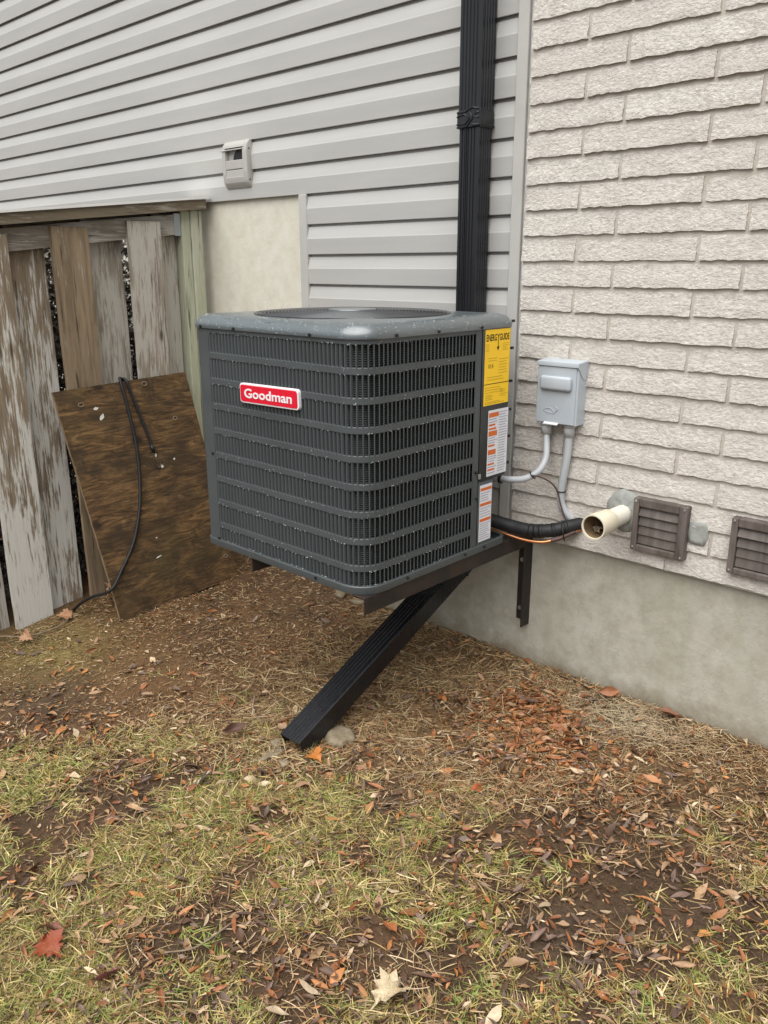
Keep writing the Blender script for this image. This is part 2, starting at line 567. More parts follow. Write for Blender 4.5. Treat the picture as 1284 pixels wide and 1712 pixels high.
# ground and litter
k = N('bare_earth', 0.95, 0.35)
v = k.coords()
z = k.attr('tint')
n1 = k.noise(v, 5, 6, 0.65)
n2 = k.noise(v, 46, 5, 0.7)
n3 = k.noise(v, 210, 4, 0.7)
mul = k.ramp(n2, [(0.25, 0.55), (0.7, 1.30)])
col = k.mix(1.0, z.outputs['Color'], mul, 'MULTIPLY')
mul2 = k.ramp(n1, [(0.3, 0.75), (0.7, 1.2)])
col = k.mix(1.0, col, mul2, 'MULTIPLY')
col = k.mix(k.ramp(n3, [(0.58, 0.0), (0.72, 0.5)]), col, (0.20, 0.145, 0.085))
k.color(col)
k.rough(k.ramp(n1, [(0.42, 0.30), (0.66, 0.85)]))
k.bump(n2, 0.8, 0.02)
k.bump(n3, 0.6, 0.006)
M_EARTH = k.m

def tint_mat(name, rough=0.75, spec=0.25, trans=0.0):
    k = N(name, rough, spec)
    a = k.attr('tint')
    n = k.noise(k.coords('Object'), 90, 3)
    k.color(k.mix(1.0, a.outputs['Color'], k.ramp(n, [(0.3, 0.8), (0.7, 1.2)]), 'MULTIPLY'))
    return k.m
M_GRASS = tint_mat('grass_blades', 0.55, 0.35)
M_STRAW = tint_mat('dead_straw', 0.7, 0.3)
M_LITTER = tint_mat('leaf_litter', 0.5, 0.4)
M_SHRUB = tint_mat('dry_shrub', 0.9, 0.1)
k = N('fallen_leaf', 0.48, 0.42)
oc = k.objinfo('Color')
v = k.coords('Object', (1, 1, 1), rand=9.0)
n = k.noise(v, 55, 4, 0.6)
vein = k.n.new('ShaderNodeTexWave'); vein.bands_direction = 'DIAGONAL'; vein.inputs['Scale'].default_value = 60; vein.inputs['Distortion'].default_value = 2
k.l.new(v, vein.inputs['Vector'])
col = k.mix(1.0, oc, k.ramp(n, [(0.25, 0.5), (0.7, 1.25)]), 'MULTIPLY')
k.color(col)
k.bump(vein.outputs['Fac'], 0.3, 0.001)
M_LEAF = k.m
k = N('field_stone', 0.85, 0.2)
v = k.coords()
k.color(k.ramp(k.noise(v, 22, 6, 0.65), [(0.3, (0.13, 0.10, 0.065)), (0.7, (0.29, 0.24, 0.165))]))
k.bump(k.noise(v, 60, 5), 0.5, 0.006)
M_STONE = k.m
M_BRANCH = simple('weathered_twig', (0.20, 0.15, 0.105), 0.85, 0.2, var=0.3, scale=40)

# ------------------------------------------------------------------ ground sheet
def axis(lo, flo, fhi, hi, step):
    a = list(np.arange(flo, fhi + 1e-6, step))
    s = step; x = flo; left = []
    while x > lo:
        s *= 1.6; x -= s; left.append(max(x, lo))
    s = step; x = fhi; right = []
    while x < hi:
        s *= 1.6; x += s; right.append(min(x, hi))
    return np.array(left[::-1] + a + right)
gx = axis(-60, -3.7, 0.3, 60, 0.014)
gy = axis(-60, -2.3, 0.03, 40, 0.014)
X, Y = np.meshgrid(gx, gy)
Z = ground_h(X, Y)
MUD = np.array((0.075, 0.043, 0.022)); DIRT = np.array((0.158, 0.083, 0.034)); THATCH = np.array((0.19, 0.115, 0.053)); MOSS = np.array((0.23, 0.165, 0.055)); WET = np.array((0.085, 0.056, 0.034))
def blob(x, y, cx, cy, rx, ry=None):
    ry = ry or rx
    return np.exp(-(((x - cx) / rx) ** 2 + ((y - cy) / ry) ** 2))
BX = np.array([-3.4, -2.6, -2.35, -2.2, -2.0, -1.72, -1.27, -0.9, -0.6, 0.5])
BY = np.array([-1.75, -1.55, -1.38, -1.12, -0.96, -0.86, -0.74, -0.46, -0.16, -0.1])
def grass_side(x, y):
    """>0 inside the lawn, metres"""
    return np.interp(x, BX, BY) - y
def mudspots(x, y):
    return (blob(x, y, -1.34, -0.88, 0.11, 0.10) + blob(x, y, -0.75, -0.99, 0.13, 0.11) + 0.9 * blob(x, y, -2.62, -1.32, 0.22, 0.14)
            + 0.8 * blob(x, y, -1.72, -1.62, 0.07) + 0.7 * blob(x, y, -1.16, -1.62, 0.11, 0.06) + 0.7 * blob(x, y, -0.86, -0.60, 0.12, 0.08)
            + 0.6 * blob(x, y, -2.05, -1.45, 0.10, 0.07) + 0.5 * blob(x, y, -0.55, -0.75, 0.12))
def ground_col(x, y):
    gs = grass_side(x, y)
    n = fbm(x, y, 4, 4)
    col = np.broadcast_to(DIRT, x.shape + (3,)).copy()
    def lay(m, c):
        m = np.clip(m, 0, 1)[..., None]
        return col * (1 - m) + c * m
    th = np.clip((x + 2.3) / 0.5, 0, 1) * np.clip(1 - gs / 0.3, 0, 1)
    col = lay(th * 0.75, THATCH)
    col = lay(blob(x, y, -2.98, -1.10, 0.30, 0.24) * 1.2 * (0.5 + n), MOSS)
    col = lay(np.clip((gs + 0.05) / 0.2, 0, 1) * (0.55 + 0.4 * n), MUD)
    col = lay(mudspots(x, y) * 0.9, WET)
    col = lay(np.clip((n - 0.55) * 4, 0, 0.5), MUD)
    return col
GC = ground_col(X, Y) * 0.82
ny_, nx_ = X.shape
idx = np.arange(nx_ * ny_).reshape(ny_, nx_)
F = np.stack([idx[:-1, :-1], idx[:-1, 1:], idx[1:, 1:], idx[1:, :-1]], -1).reshape(-1, 4)
g = link('ground', mesh_np('ground', np.stack([X, Y, Z], -1).reshape(-1, 3), F, GC.reshape(-1, 3), True), M_EARTH)
g['kind'] = 'structure'
g['label'] = 'muddy sloping yard with thin winter lawn'

# ------------------------------------------------------------------ house: foundation, siding, brick
G0 = 2.2265
house = thing('house', 'house side with pale grey lap siding, cream brick and a concrete foundation', 'house', (-2.0, 0.0, 0.0))
# foundation wall (below the siding and the brick), its top edge slightly broken
def foundation():
    xs = np.arange(-9.0, 2.6, 0.02)
    V = []; F = []
    zt = 0.503 + (fbm(xs, xs * 0, 9, 4) - 0.5) * 0.016
    zt = np.where(xs < -1.6, 0.50, zt)
    lv = [(-0.35, 0.0), (0.0, 0.0), (0.12, 0.0), (0.25, 0.0), (0.38, 0.0), (0.47, 0.0), (1.0, 0.004), (1.0, 0.3)]
    for i, x in enumerate(xs):
        for z, y in lv:
            zz = z if z < 0.9 else zt[i]
            yy = -0.004 + y + (float(fbm(x, zz, 3, 3)) - 0.5) * 0.006
            V.append((x, yy if y < 0.2 else 0.3, zz))
    n = len(lv)
    for i in range(len(xs) - 1):
        for k in range(n - 1):
            F.append((i * n + k, (i + 1) * n + k, (i + 1) * n + k + 1, i * n + k + 1))
    return mesh_from('foundation', V, F, True)
link('foundation', foundation(), M_CONC, house)['label'] = 'stained grey concrete foundation wall'
box('parged_panel', (-9.0, 0.0, 0.497), (-2.626, 0.3, 1.66), M_PARGE, house, 0.0)['label'] = 'smooth beige parged wall panel under the siding'
# backing behind siding / house body
box('sheathing', (-9.0, 0.012, 0.51), (-1.56, 0.32, 5.2), simple('sheathing', (0.05, 0.05, 0.05)), house, 0.0)

siding = box('siding_wall', (-2.60, 0.008, 0.52), (-1.60, 0.011, 0.53), M_SIDING, house, 0.0)
siding['label'] = 'light grey horizontal lap siding'
def course_mesh(name, x0, x1, z0):
    prof = [(0.0015, 0.0125), (0.0120, 0.0060), (0.0140, 0.0006), (0.0158, 0.0002), (0.0166, 0.002), (0.0192, 0.0585), (0.0188, 0.0605), (0.0178, 0.0630), (0.0085, 0.1015), (0.0076, 0.1045), (0.0002, 0.1049), (0.0002, 0.127)]
    n = max(2, int((x1 - x0) / 0.4))
    V = []; F = []
    for i in range(n + 1):
        x = x0 + (x1 - x0) * i / n
        wob = math.sin(x * 3.1 + z0 * 37) * 0.0009 + math.sin(x * 7.7 + z0 * 91) * 0.0005
        for d, z in prof:
            V.append((x, -(d + wob * (1 if d > 0.01 else 0.3)), z0 + z))
    m = len(prof)
    for i in range(n):
        for k in range(m - 1):
            F.append((i * m + k, (i + 1) * m + k, (i + 1) * m + k + 1, i * m + k + 1))
    me = mesh_from(name, V, F, False)
    for p in me.polygons:
        p.use_smooth = False
    return me
for kk in range(-10, 15):
    z0 = G0 - 0.114 * kk
    if kk <= 5:
        link('siding_course', course_mesh('siding_course', -9.0, -1.598, z0), M_SIDING, siding)
    else:
        link('siding_course', course_mesh('siding_course', -2.592, -1.598, z0), M_SIDING, siding)
# dark starter gap below the last course
box('starter_strip', (-2.592, -0.010, 0.515), (-1.598, 0.006, 0.628), M_TRIM, house, 0.0)
# J trim left of the short courses and corner trim against the brick
def jtrim(name, x0, x1, z0, z1, d, parent):
    bm = box_bm((x0, -d, z0), (x1, 0.005, z1), 0.002)
    return link(name, bm_mesh(name, bm), M_TRIM, parent)
jtrim('panel_edge_trim', -2.632, -2.587, 0.505, 1.656, 0.021, house)
jtrim('corner_trim', -1.606, -1.566, 0.515, 5.0, 0.026, house)
jtrim('corner_trim_flange', -1.566, -1.549, 0.515, 5.0, 0.016, house)
# caulk bead
cp = []
for i in range(0, 180):
    z = 0.55 + i * 0.018
    cp.append(Vector((-1.552 + random.uniform(-.0025, .0025), -0.017 - random.uniform(0, .004), z)))
link('caulk_bead', tube_mesh('caulk_bead', cp, [0.0035 + random.uniform(-.002, .0025) for _ in cp], 6), M_WHITE, house)

brick_wall = box('brick_wall', (-1.550, -0.0272, 0.49), (1.6, 0.3, 5.2), M_MORTAR, house, 0.0)
brick_wall['label'] = 'cream split face brick wall'
PITCH_Z, PITCH_X = 0.07519, 0.377
def brick_mesh(name, L, seed):
    """split-face brick, front at y = 0 bulging to -y; x 0..L, z 0..H"""
    r = random.Random(seed)
    H = PITCH_Z - 0.0105
    nx, nz = max(5, int(L / 0.0165)), 6
    ox, oz = r.random() * 50, r.random() * 50
    V = []; F = []
    for i in range(nx + 1):
        for j in range(nz + 1):
            u, t = i / nx, j / nz
            x = L * u; z = H * t
            e = min(x, L - x, z * 1.6, (H - z) * 1.6)
            round_ = -0.0008 * max(0, 1 - e / 0.004) ** 1.5
            rel = (float(fbm(x + ox, z * 1.6 + oz, 75, 3)) - 0.5) * 0.0065
            y = -(0.0140 + round_ + rel + 0.0036 * (1 - 2 * t))
            if i in (0, nx):
                x += r.uniform(-.0016, .0016)
            if j == 0:
                z += r.uniform(-.0016, .0022)
            if j == nz:
                z += r.uniform(-.0010, .0008)
            V.append((x, y, z))
    n = nz + 1
    for i in range(nx):
        for j in range(nz):
            F.append((i * n + j, (i + 1) * n + j, (i + 1) * n + j + 1, i * n + j + 1))
    # skirts back into the mortar
    rim = [i * n for i in range(nx + 1)] + [nx * n + j for j in range(1, n)] + [i * n + nz for i in range(nx - 1, -1, -1)] + [j for j in range(nz - 1, 0, -1)]
    b0 = len(V)
    m = len(rim)
    for a in rim:
        V.append(V[a])
    for a in rim:
        x, y, z = V[a]
        V.append((x, 0.006, z))
    for a in range(m):
        F.append((b0 + a, b0 + m + a, b0 + m + (a + 1) % m, b0 + (a + 1) % m))
    me = mesh_from(name, V, F, False)
    me.polygons.foreach_set('use_smooth', [i < nx * nz for i in range(len(F))])
    return me
full = [brick_mesh('brick', PITCH_X - 0.0105, s) for s in range(9)]
for me in full:
    me.materials.append(M_BRICK)
Z_B0 = G0 - 0.82928
PIPE = (-1.130, 0.642)
for row in range(-12, 13):
    zb = Z_B0 - PITCH_Z * row + 0.0015
    # which bond: joints at -1.357 or -1.231 (+ n * pitch)
    j0 = -1.231 if row % 2 else -1.357
    x = -1.549 + random.uniform(-0.003, 0.003)
    first = True
    nxt = j0
    while x < 0.35:
        if first:
            L = nxt - x - 0.00525
            me = brick_mesh('brick', L, 1000 + row)
            link('brick', me, M_BRICK, brick_wall, Matrix.Translation((x, -0.018, zb)))
            first = False
        else:
            o = link('brick', random.choice(full), M_BRICK, brick_wall,
                     Matrix.Translation((x, -0.018 + random.uniform(-.0018, .0015), zb + random.uniform(-.0008, .0008))) @ Matrix.Rotation(random.uniform(-.003, .003), 4, 'Y'))
        x = nxt + 0.00525
        nxt += PITCH_X
# smeared mortar under the bottom row, grey patches
def lumpy_slab(name, outline, y0, thick, mat, parent, seed=1):
    """irregular patch on the wall: outline (x,z) polygon, proud by thick"""
    r = random.Random(seed)
    cx = sum(p[0] for p in outline) / len(outline); cz = sum(p[1] for p in outline) / len(outline)
    rings = [1.0, 0.93, 0.6, 0.3]
    V = []; F = []
    n = len(outline)
    for ri, s in enumerate(rings):
        for p in outline:
            d = 0.0 if ri == 0 else thick * (0.75 + 0.5 * r.random())
            V.append((cx + (p[0] - cx) * s, y0 - d, cz + (p[1] - cz) * s))
    V.append((cx, y0 - thick, cz))
    for ri in range(len(rings) - 1):
        for kx in range(n):
            F.append((ri * n + kx, ri * n + (kx + 1) % n, (ri + 1) * n + (kx + 1) % n, (ri + 1) * n + kx))
    b = (len(rings) - 1) * n
    for kx in range(n):
        F.append((b + kx, b + (kx + 1) % n, len(V) - 1))
    return link(name, mesh_from(name, V, F, True), mat, parent)
def wobble_ellipse(cx, cz, rx, rz, n=26, a=0.10, seed=0):
    r = random.Random(seed)
    return [(cx + rx * math.cos(t) * (1 + r.uniform(-a, a)), cz + rz * math.sin(t) * (1 + r.uniform(-a, a))) for t in [2 * math.pi * i / n for i in range(n)]]
lumpy_slab('mortar_collar', wobble_ellipse(-1.128, 0.652, 0.062, 0.070, 30, 0.06, 3), -0.026, 0.014, M_PATCH, house, 3)['label'] = 'grey mortar collar round the white pipe'
lumpy_slab('mortar_patch', [(-0.918, 0.598), (-0.895, 0.594), (-0.868, 0.596), (-0.860, 0.62), (-0.862, 0.655), (-0.868, 0.668), (-0.895, 0.668), (-0.918, 0.664), (-0.921, 0.63)], -0.027, 0.011, M_PATCH, house, 5)['label'] = 'pale grey mortar patch between the brown vents'
rs = random.Random(4)
ol = []
for i in range(60):
    ol.append((-1.545 + i * 0.036, 0.497 + rs.uniform(-.004, .004)))
for i in range(59, -1, -1):
    ol.append((-1.545 + i * 0.036, 0.512 + rs.uniform(-.006, .010)))
V = [(x, -0.019, z) for x, z in ol] + [(x, -0.0005, z) for x, z in ol]
nO = len(ol)
Fm = [(i, i + 1, nO - 2 - i, nO - 1 - i) for i in range(0, 59)] + [(i, nO + i, nO + (i + 1) % nO, (i + 1) % nO) for i in range(nO)]
link('bed_joint', mesh_from('bed_joint', V, Fm), M_MORTAR, house)

# ------------------------------------------------------------------ dryer vent hood on the siding
vx0, vx1, vz0, vz1 = -3.092, -2.922, 1.700, 1.890
dv = thing('vent_hood', 'light grey plastic vent hood with open flap on the lap siding', 'vent hood', ((vx0 + vx1) / 2, -0.012, vz0))
def prof_extrude(name, prof, x0, x1, mat, parent, bevel=0.003):
    """prof: list (y,z) polygon, extruded along x"""
    b = bmesh.new()
    va = [b.verts.new((x0, y, z)) for y, z in prof]
    vb = [b.verts.new((x1, y, z)) for y, z in prof]
    b.faces.new(va); b.faces.new(vb[::-1])
    n = len(prof)
    for i in range(n):
        b.faces.new((va[i], vb[i], vb[(i + 1) % n], va[(i + 1) % n]))
    bmesh.ops.recalc_face_normals(b, faces=list(b.faces))
    if bevel:
        bmesh.ops.bevel(b, geom=list(b.edges), offset=bevel, segments=2, affect='EDGES', profile=0.6)
    o = link(name, bm_mesh(name, b), mat, parent)
    return auto_smooth(o, 40)
sidep = [(-0.004, vz0 + .01), (-0.034, vz0), (-0.056, vz0 + .022), (-0.064, vz0 + .06), (-0.064, vz0 + .145), (-0.056, vz0 + .172), (-0.036, vz0 + .188), (-0.004, vz0 + .190)]
prof_extrude('side_cheek', sidep, vx0, vx0 + 0.024, M_VENTGREY, dv, 0.009)
prof_extrude('side_cheek', sidep, vx1 - 0.032, vx1, M_VENTGREY, dv, 0.009)
prof_extrude('hood_top', [(-0.004, vz0 + .1895), (-0.036, vz0 + .1875), (-0.0555, vz0 + .1715), (-0.0620, vz0 + .160), (-0.054, vz0 + .162), (-0.030, vz0 + .174), (-0.004, vz0 + .178)], vx0 + .015, vx1 - .02, M_VENTGREY, dv, 0.002)
prof_extrude('hood_sill', [(-0.004, vz0 + .0105), (-0.034, vz0 + .001), (-0.0555, vz0 + .0225), (-0.0625, vz0 + .045), (-0.052, vz0 + .047), (-0.004, vz0 + .03)], vx0 + .015, vx1 - .02, M_VENTGREY, dv, 0.002)
box('flap', (vx0 + .021, -0.0575, vz0 + .044), (vx1 - .029, -0.047, vz0 + .074), M_VENTGREY, dv, 0.002)
box('flap', (vx0 + .021, -0.0585, vz0 + .0765), (vx1 - .029, -0.048, vz0 + .112), M_VENTGREY, dv, 0.002)
fl = box('flap', (vx0 - .010, -0.0045, -0.002), (vx1 - .028, 0.0285, 0.002), M_VENTGREY, dv, 0.001, matrix=Matrix.Translation((0, -0.064, vz0 + .152)) @ Matrix.Rotation(math.radians(20), 4, 'X'))
box('duct_liner', (vx0 + .02, -0.036, vz0 + .03), (vx1 - .02, -0.012, vz0 + .175), M_VENTGREY, dv, 0.0)
cyl('duct_shade_disc', ((vx0 + vx1) / 2 + .020, -0.0358, vz0 + .112), ((vx0 + vx1) / 2 + .020, -0.0375, vz0 + .112), 0.047, M_BLACK, dv, n=32)  # black disc stands in for the shade inside the duct
for zz in (vz0 + .03, vz0 + .15):
    box('clip_slot', (vx1 - 0.012, -0.050, zz), (vx1 + 0.0012, -0.038, zz + 0.004), M_BLACK, dv, 0.0)

for ch in dv.children:
    ch.matrix_basis = Matrix.Diagonal((1, 0.66, 1, 1)) @ ch.matrix_basis
# ------------------------------------------------------------------ downspout
DX0, DX1 = -1.773, -1.687
ds = thing('downspout', 'black fluted downspout running down the siding and out under the condenser', 'downspout', ((DX0 + DX1) / 2, -0.05, 0.42))
def fluted(name, w, d, frame_a, frame_b, mat, parent, flutes=5, hollow=True, plain_sides=False):
    """rectangular corrugated pipe between two frames (4x4 matrices: x across, y = out of face, z along)"""
    prof = []
    def side(p0, p1, nrm, k):
        L = (p1 - p0).length; dr = (p1 - p0).normalized()
        m = 0.010
        prof.append(p0 + dr * m * 0.3)
        st = (L - 2 * m) / max(k, 1)
        for i in range(k):
            a = m + st * i
            prof.append(p0 + dr * (a + st * .10))
            prof.append(p0 + dr * (a + st * .26) - nrm * 0.0032)
            prof.append(p0 + dr * (a + st * .58) - nrm * 0.0032)
            prof.append(p0 + dr * (a + st * .74))
        prof.append(p1 - dr * m * 0.3)
    A, B, Cc, D = Vector((-w / 2, -d / 2, 0)), Vector((w / 2, -d / 2, 0)), Vector((w / 2, d / 2, 0)), Vector((-w / 2, d / 2, 0))
    side(A, B, Vector((0, -1, 0)), flutes)
    side(B, Cc, Vector((1, 0, 0)), 0 if plain_sides else flutes - 1)
    side(Cc, D, Vector((0, 1, 0)), flutes)
    side(D, A, Vector((-1, 0, 0)), 0 if plain_sides else flutes - 1)
    n = len(prof)
    V = [frame_a @ p for p in prof] + [frame_b @ p for p in prof]
    F = [(i, (i + 1) % n, n + (i + 1) % n, n + i) for i in range(n)]
    if hollow:   # inner skin so that the open end shows a dark throat
        V += [frame_a @ (p * 0.93) for p in prof] + [frame_b @ (p * 0.93) for p in prof]
        F += [(2 * n + (i + 1) % n, 2 * n + i, 3 * n + i, 3 * n + (i + 1) % n) for i in range(n)]
        F += [(i, 2 * n + i, 2 * n + (i + 1) % n, (i + 1) % n) for i in range(n)]
        F += [(n + (i + 1) % n, 3 * n + (i + 1) % n, 3 * n + i, n + i) for i in range(n)]
    o = link(name, mesh_from(name, V, F), mat, parent)
    bm = bmesh.new(); bm.from_mesh(o.data); bmesh.ops.recalc_face_normals(bm, faces=list(bm.faces)); bm.to_mesh(o.data); bm.free()
    return o
DYc, DD, DW = -0.058, 0.074, DX1 - DX0
dxm = (DX0 + DX1) / 2
fr = lambda z: Matrix.Translation((dxm, DYc, z))
fluted('pipe', DW, DD, fr(1.80), fr(4.8), M_SPOUT, ds)
fluted('pipe', DW - 0.006, DD - 0.006, fr(0.40), fr(1.82), M_SPOUT, ds)
# decorative crimped collar
col = box('collar', (DX0 - 0.003, DYc - DD / 2 - 0.003, 1.800), (DX1 + 0.003, DYc + DD / 2, 1.852), M_SPOUT, ds, 0.003)
yc = DYc - DD / 2 - 0.004
for pts in ([(-.044, 1.846), (-.012, 1.846), (.014, 1.857), (.044, 1.851)], [(-.044, 1.834), (-.014, 1.840), (.006, 1.826), (-.012, 1.811), (-.044, 1.812)],
            [(-.044, 1.803), (-.006, 1.803), (.018, 1.826), (.006, 1.848)], [(.044, 1.842), (.026, 1.838), (.030, 1.828), (.044, 1.827)], [(.044, 1.806), (.018, 1.807), (.010, 1.815)]):
    link('crimp_ridge', tube_mesh('crimp_ridge', [Vector((dxm + a, yc, z)) for a, z in pts], 0.0024, 8), M_SPOUT, col)
box('collar_seam', (DX1 + 0.0015, DYc - DD / 2, 1.804), (DX1 + 0.0055, DYc + DD / 2, 1.808), M_SPOUT, col, 0.0008)
box('pipe_seam', (dxm - 0.012, yc + 0.0035, 0.45), (dxm - 0.0085, yc + 0.0075, 1.80), M_SPOUT, ds, 0.0008)
# extension running out to the lawn
a = math.atan2(0.469, 1.0)
ex = Vector((0, -math.cos(a), -math.sin(a)))          # along the extension
zr = Vector((0, -math.sin(a), math.cos(a)))           # its upper face
def frE(y):
    s = (-y) / math.cos(a)
    top = Vector((dxm, 0, 0.4245)) + ex * s
    c = top - zr * 0.035
    return Matrix(((1, 0, 0, c.x), (0, -zr.y, ex.y, c.y), (0, -zr.z, ex.z, c.z), (0, 0, 0, 1)))
fluted('extension', 0.088, 0.070, frE(-0.06), frE(-0.918), M_SPOUT, ds, 5, True, True)
b = frE(-0.06)
V = []
nP = 4
fluted('elbow', 0.094, 0.076, Matrix.Translation((dxm, DYc, 0.50)), frE(-0.12), M_SPOUT, ds)
tp = Vector((dxm + .02, 0, 0.4245)) + ex * (0.80 / math.cos(a)) + zr * 0.001
cyl('rivet', tp - zr * 0.003, tp + zr * 0.002, 0.0035, M_BLACK, ds, n=8)

# ------------------------------------------------------------------ wall bracket
br = thing('wall_bracket', 'dark brown steel wall bracket carrying the condenser', 'bracket', (-1.72, 0.0, 0.15))
for xr, legx in ((-1.472, -1.470), (-1.968, -1.968)):
    box('rail', (xr - 0.005, -0.842, 0.4570), (xr, -0.004, 0.5075), M_STEEL, br, 0.001)
    box('rail_flange', (xr - 0.050, -0.842, 0.5025), (xr - 0.005, -0.004, 0.5075), M_STEEL, br, 0.001)
    box('leg', (xr - 0.005, -0.054, 0.153), (xr, -0.003, 0.4570), M_STEEL, br, 0.001)
    pl = box('leg_plate', (xr - 0.052, -0.010, 0.163), (xr - 0.005, -0.003, 0.5025), M_STEEL, br, 0.001)
    box('slot', (xr - 0.036, -0.0112, 0.19), (xr - 0.022, -0.0098, 0.42), M_BLACK, pl, 0.0)
    for zz in (0.212, 0.395):
        cyl('bolt', (xr - 0.029, -0.010, zz), (xr - 0.029, -0.024, zz), 0.0085, M_BOLT, pl, n=6, smooth=False)
box('cross_bar', (-1.968, -0.30, 0.470), (-1.477, -0.295, 0.5015), M_STEEL, br, 0.001)

# ------------------------------------------------------------------ condenser
AX0, AX1, AY0, AY1 = -2.207, -1.471, -0.847, -0.176
AZ0, AZ1 = 0.5085, 1.2375
RF, RL, RR, RB = 0.080, 0.045, 0.030, 0.06      # corner radii: front right, front left, rear right, rear left
cond = thing('air_conditioner', 'dark grey louvred air conditioner condenser with red badge on wall bracket', 'air conditioner', ((AX0 + AX1) / 2, (AY0 + AY1) / 2, AZ0))
# perimeter polyline, counter-clockwise from the front-left arc: front ->, right side, back, left
def perim_pts(off=0.0, seg=10, y1=None):
    y1 = AY1 if y1 is None else y1
    x0, x1, ya, yb = AX0 - off, AX1 + off, AY0 - off, y1 + off
    out = []
    def arc(cx, cy, r, a0, a1):
        for i in range(seg + 1):
            t = a0 + (a1 - a0) * i / seg
            out.append((cx + r * math.cos(t), cy + r * math.sin(t)))
    mx = lambda r: max(r + off, 0.004)
    rl, rf, rr, rb = mx(RL), mx(RF), mx(RR), mx(RB)
    arc(x0 + rl, ya + rl, rl, math.pi, 1.5 * math.pi)
    arc(x1 - rf, ya + rf, rf, 1.5 * math.pi, 2 * math.pi)
    arc(x1 - rr, yb - rr, rr, 0, 0.5 * math.pi)
    arc(x0 + rb, yb - rb, rb, 0.5 * math.pi, math.pi)
    return out
# arc-length parametrisation of the nominal face
_pp = perim_pts(0.0, 24)
_pp2 = _pp + [_pp[0]]
_sl = [0.0]
for i in range(len(_pp)):
    _sl.append(_sl[-1] + math.dist(_pp2[i], _pp2[i + 1]))
PER = _sl[-1]
def P(t):
    t = t % PER
    import bisect
    i = min(max(bisect.bisect_right(_sl, t) - 1, 0), len(_pp) - 1)
    a, b = _pp2[i], _pp2[i + 1]
    L = max(_sl[i + 1] - _sl[i], 1e-9); u = (t - _sl[i]) / L
    d = ((b[0] - a[0]) / L, (b[1] - a[1]) / L)
    return (a[0] + (b[0] - a[0]) * u, a[1] + (b[1] - a[1]) * u), d
def t_at(fn):
    best = min(range(0, 4000), key=lambda i: fn(P(PER * i / 4000)[0]))
    return PER * best / 4000
T0 = t_at(lambda p: (p[0] + 2.122) ** 2 + (p[1] - AY0) ** 2)          # first slot on the front
T1 = t_at(lambda p: (p[0] - AX1) ** 2 + (p[1] + 0.367) ** 2)          # last slot on the right side
T2 = t_at(lambda p: (p[0] - AX0 - 0.1) ** 2 + (p[1] - AY1) ** 2)      # back and left side
ROWS = [(1.193 - 0.0774 * i - 0.0585, 1.193 - 0.0774 * i) for i in range(9)]
SP = 0.01585
# base pan
sweep_ring('base_pan', lambda o: perim_pts(o), [(-0.03, AZ0), (0.0035, AZ0), (0.0045, AZ0 + 0.003), (0.0045, AZ0 + 0.021), (0.0025, AZ0 + 0.0235), (-0.006, AZ0 + 0.0235)], M_AC, cond, False)
auto_smooth(bpy.data.objects['base_pan'], 30)
# cabinet faces: continuous horizontal bands between louvre rows + plain corner and service panels
def strip_mesh(name, t0, t1, z0, z1, off=0.0, step=0.008, z_prof=None):
    n = max(1, int(round((t1 - t0) / step)))
    V = []; F = []
    zp = z_prof or [(z0, 0.0), (z1, 0.0)]
    for i in range(n + 1):
        (x, y), d = P(t0 + (t1 - t0) * i / n)
        nx, ny = d[1], -d[0]
        for z, o in zp:
            V.append((x + nx * (off + o), y + ny * (off + o), z))
    m = len(zp)
    for i in range(n):
        for k in range(m - 1):
            F.append((i * m + k, (i + 1) * m + k, (i + 1) * m + k + 1, i * m + k + 1))
    return mesh_from(name, V, F, True)
TB = [1.2075] + [None]
edges = [AZ0 + 0.02] + [z for r in reversed(ROWS) for z in r] + [1.2085]
for i in range(0, len(edges), 2):
    z0, z1 = edges[i], edges[i + 1]
    rim = [(z0 - 0.0005, -0.009), (z0, -0.0012), (z0 + 0.0015, 0.0), (z1 - 0.0015, 0.0), (z1, -0.0012), (z1 + 0.0005, -0.009)]
    for (ta, tb) in ((T0 - 0.012, T1 + 0.010), (T2, PER + T0 - 0.085)):
        auto_smooth(link('cabinet_band', strip_mesh('cabinet_band', ta, tb, z0, z1, 0.0, 0.010, rim), M_AC, cond), 24)
ZP = [(AZ0 + 0.02, 0.0), (1.2085, 0.0)]
link('corner_post', strip_mesh('corner_post', T0 - 0.086, T0 - 0.001, 0, 0, 0.0004, 0.006, ZP), M_AC, cond)
link('side_stile', strip_mesh('side_stile', T1 + 0.001, T1 + 0.028, 0, 0, 0.0004, 0.01, ZP), M_AC, cond)
TP1 = t_at(lambda p: (p[0] - AX1) ** 2 + (p[1] + 0.262) ** 2)
TP2 = t_at(lambda p: (p[0] - AX1 + 0.2) ** 2 + (p[1] - AY1) ** 2)
link('service_panel', strip_mesh('service_panel', T1 + 0.029, TP2, 0, 0, 0.0022, 0.008, [(0.742, -0.02), (0.742, 0.0), (1.2075, 0.0)]), M_AC, cond)
link('valve_panel', strip_mesh('valve_panel', T1 + 0.0305, TP1, 0, 0, 0.0012, 0.02, [(AZ0 + 0.02, 0.0), (0.7405, 0.0), (0.7405, -0.02)]), M_AC, cond)
box('valve_recess_wall', (AX1 - 0.22, -0.268, AZ0 + 0.02), (AX1 + 0.0008, -0.2625, 0.7405), M_AC, cond, 0.0)
box('back_panel', (T2 and AX0 + 0.08, AY1 - 0.004, 0.742), (AX1 - 0.035, AY1 - 0.001, 1.2075), M_AC, cond, 0.0)
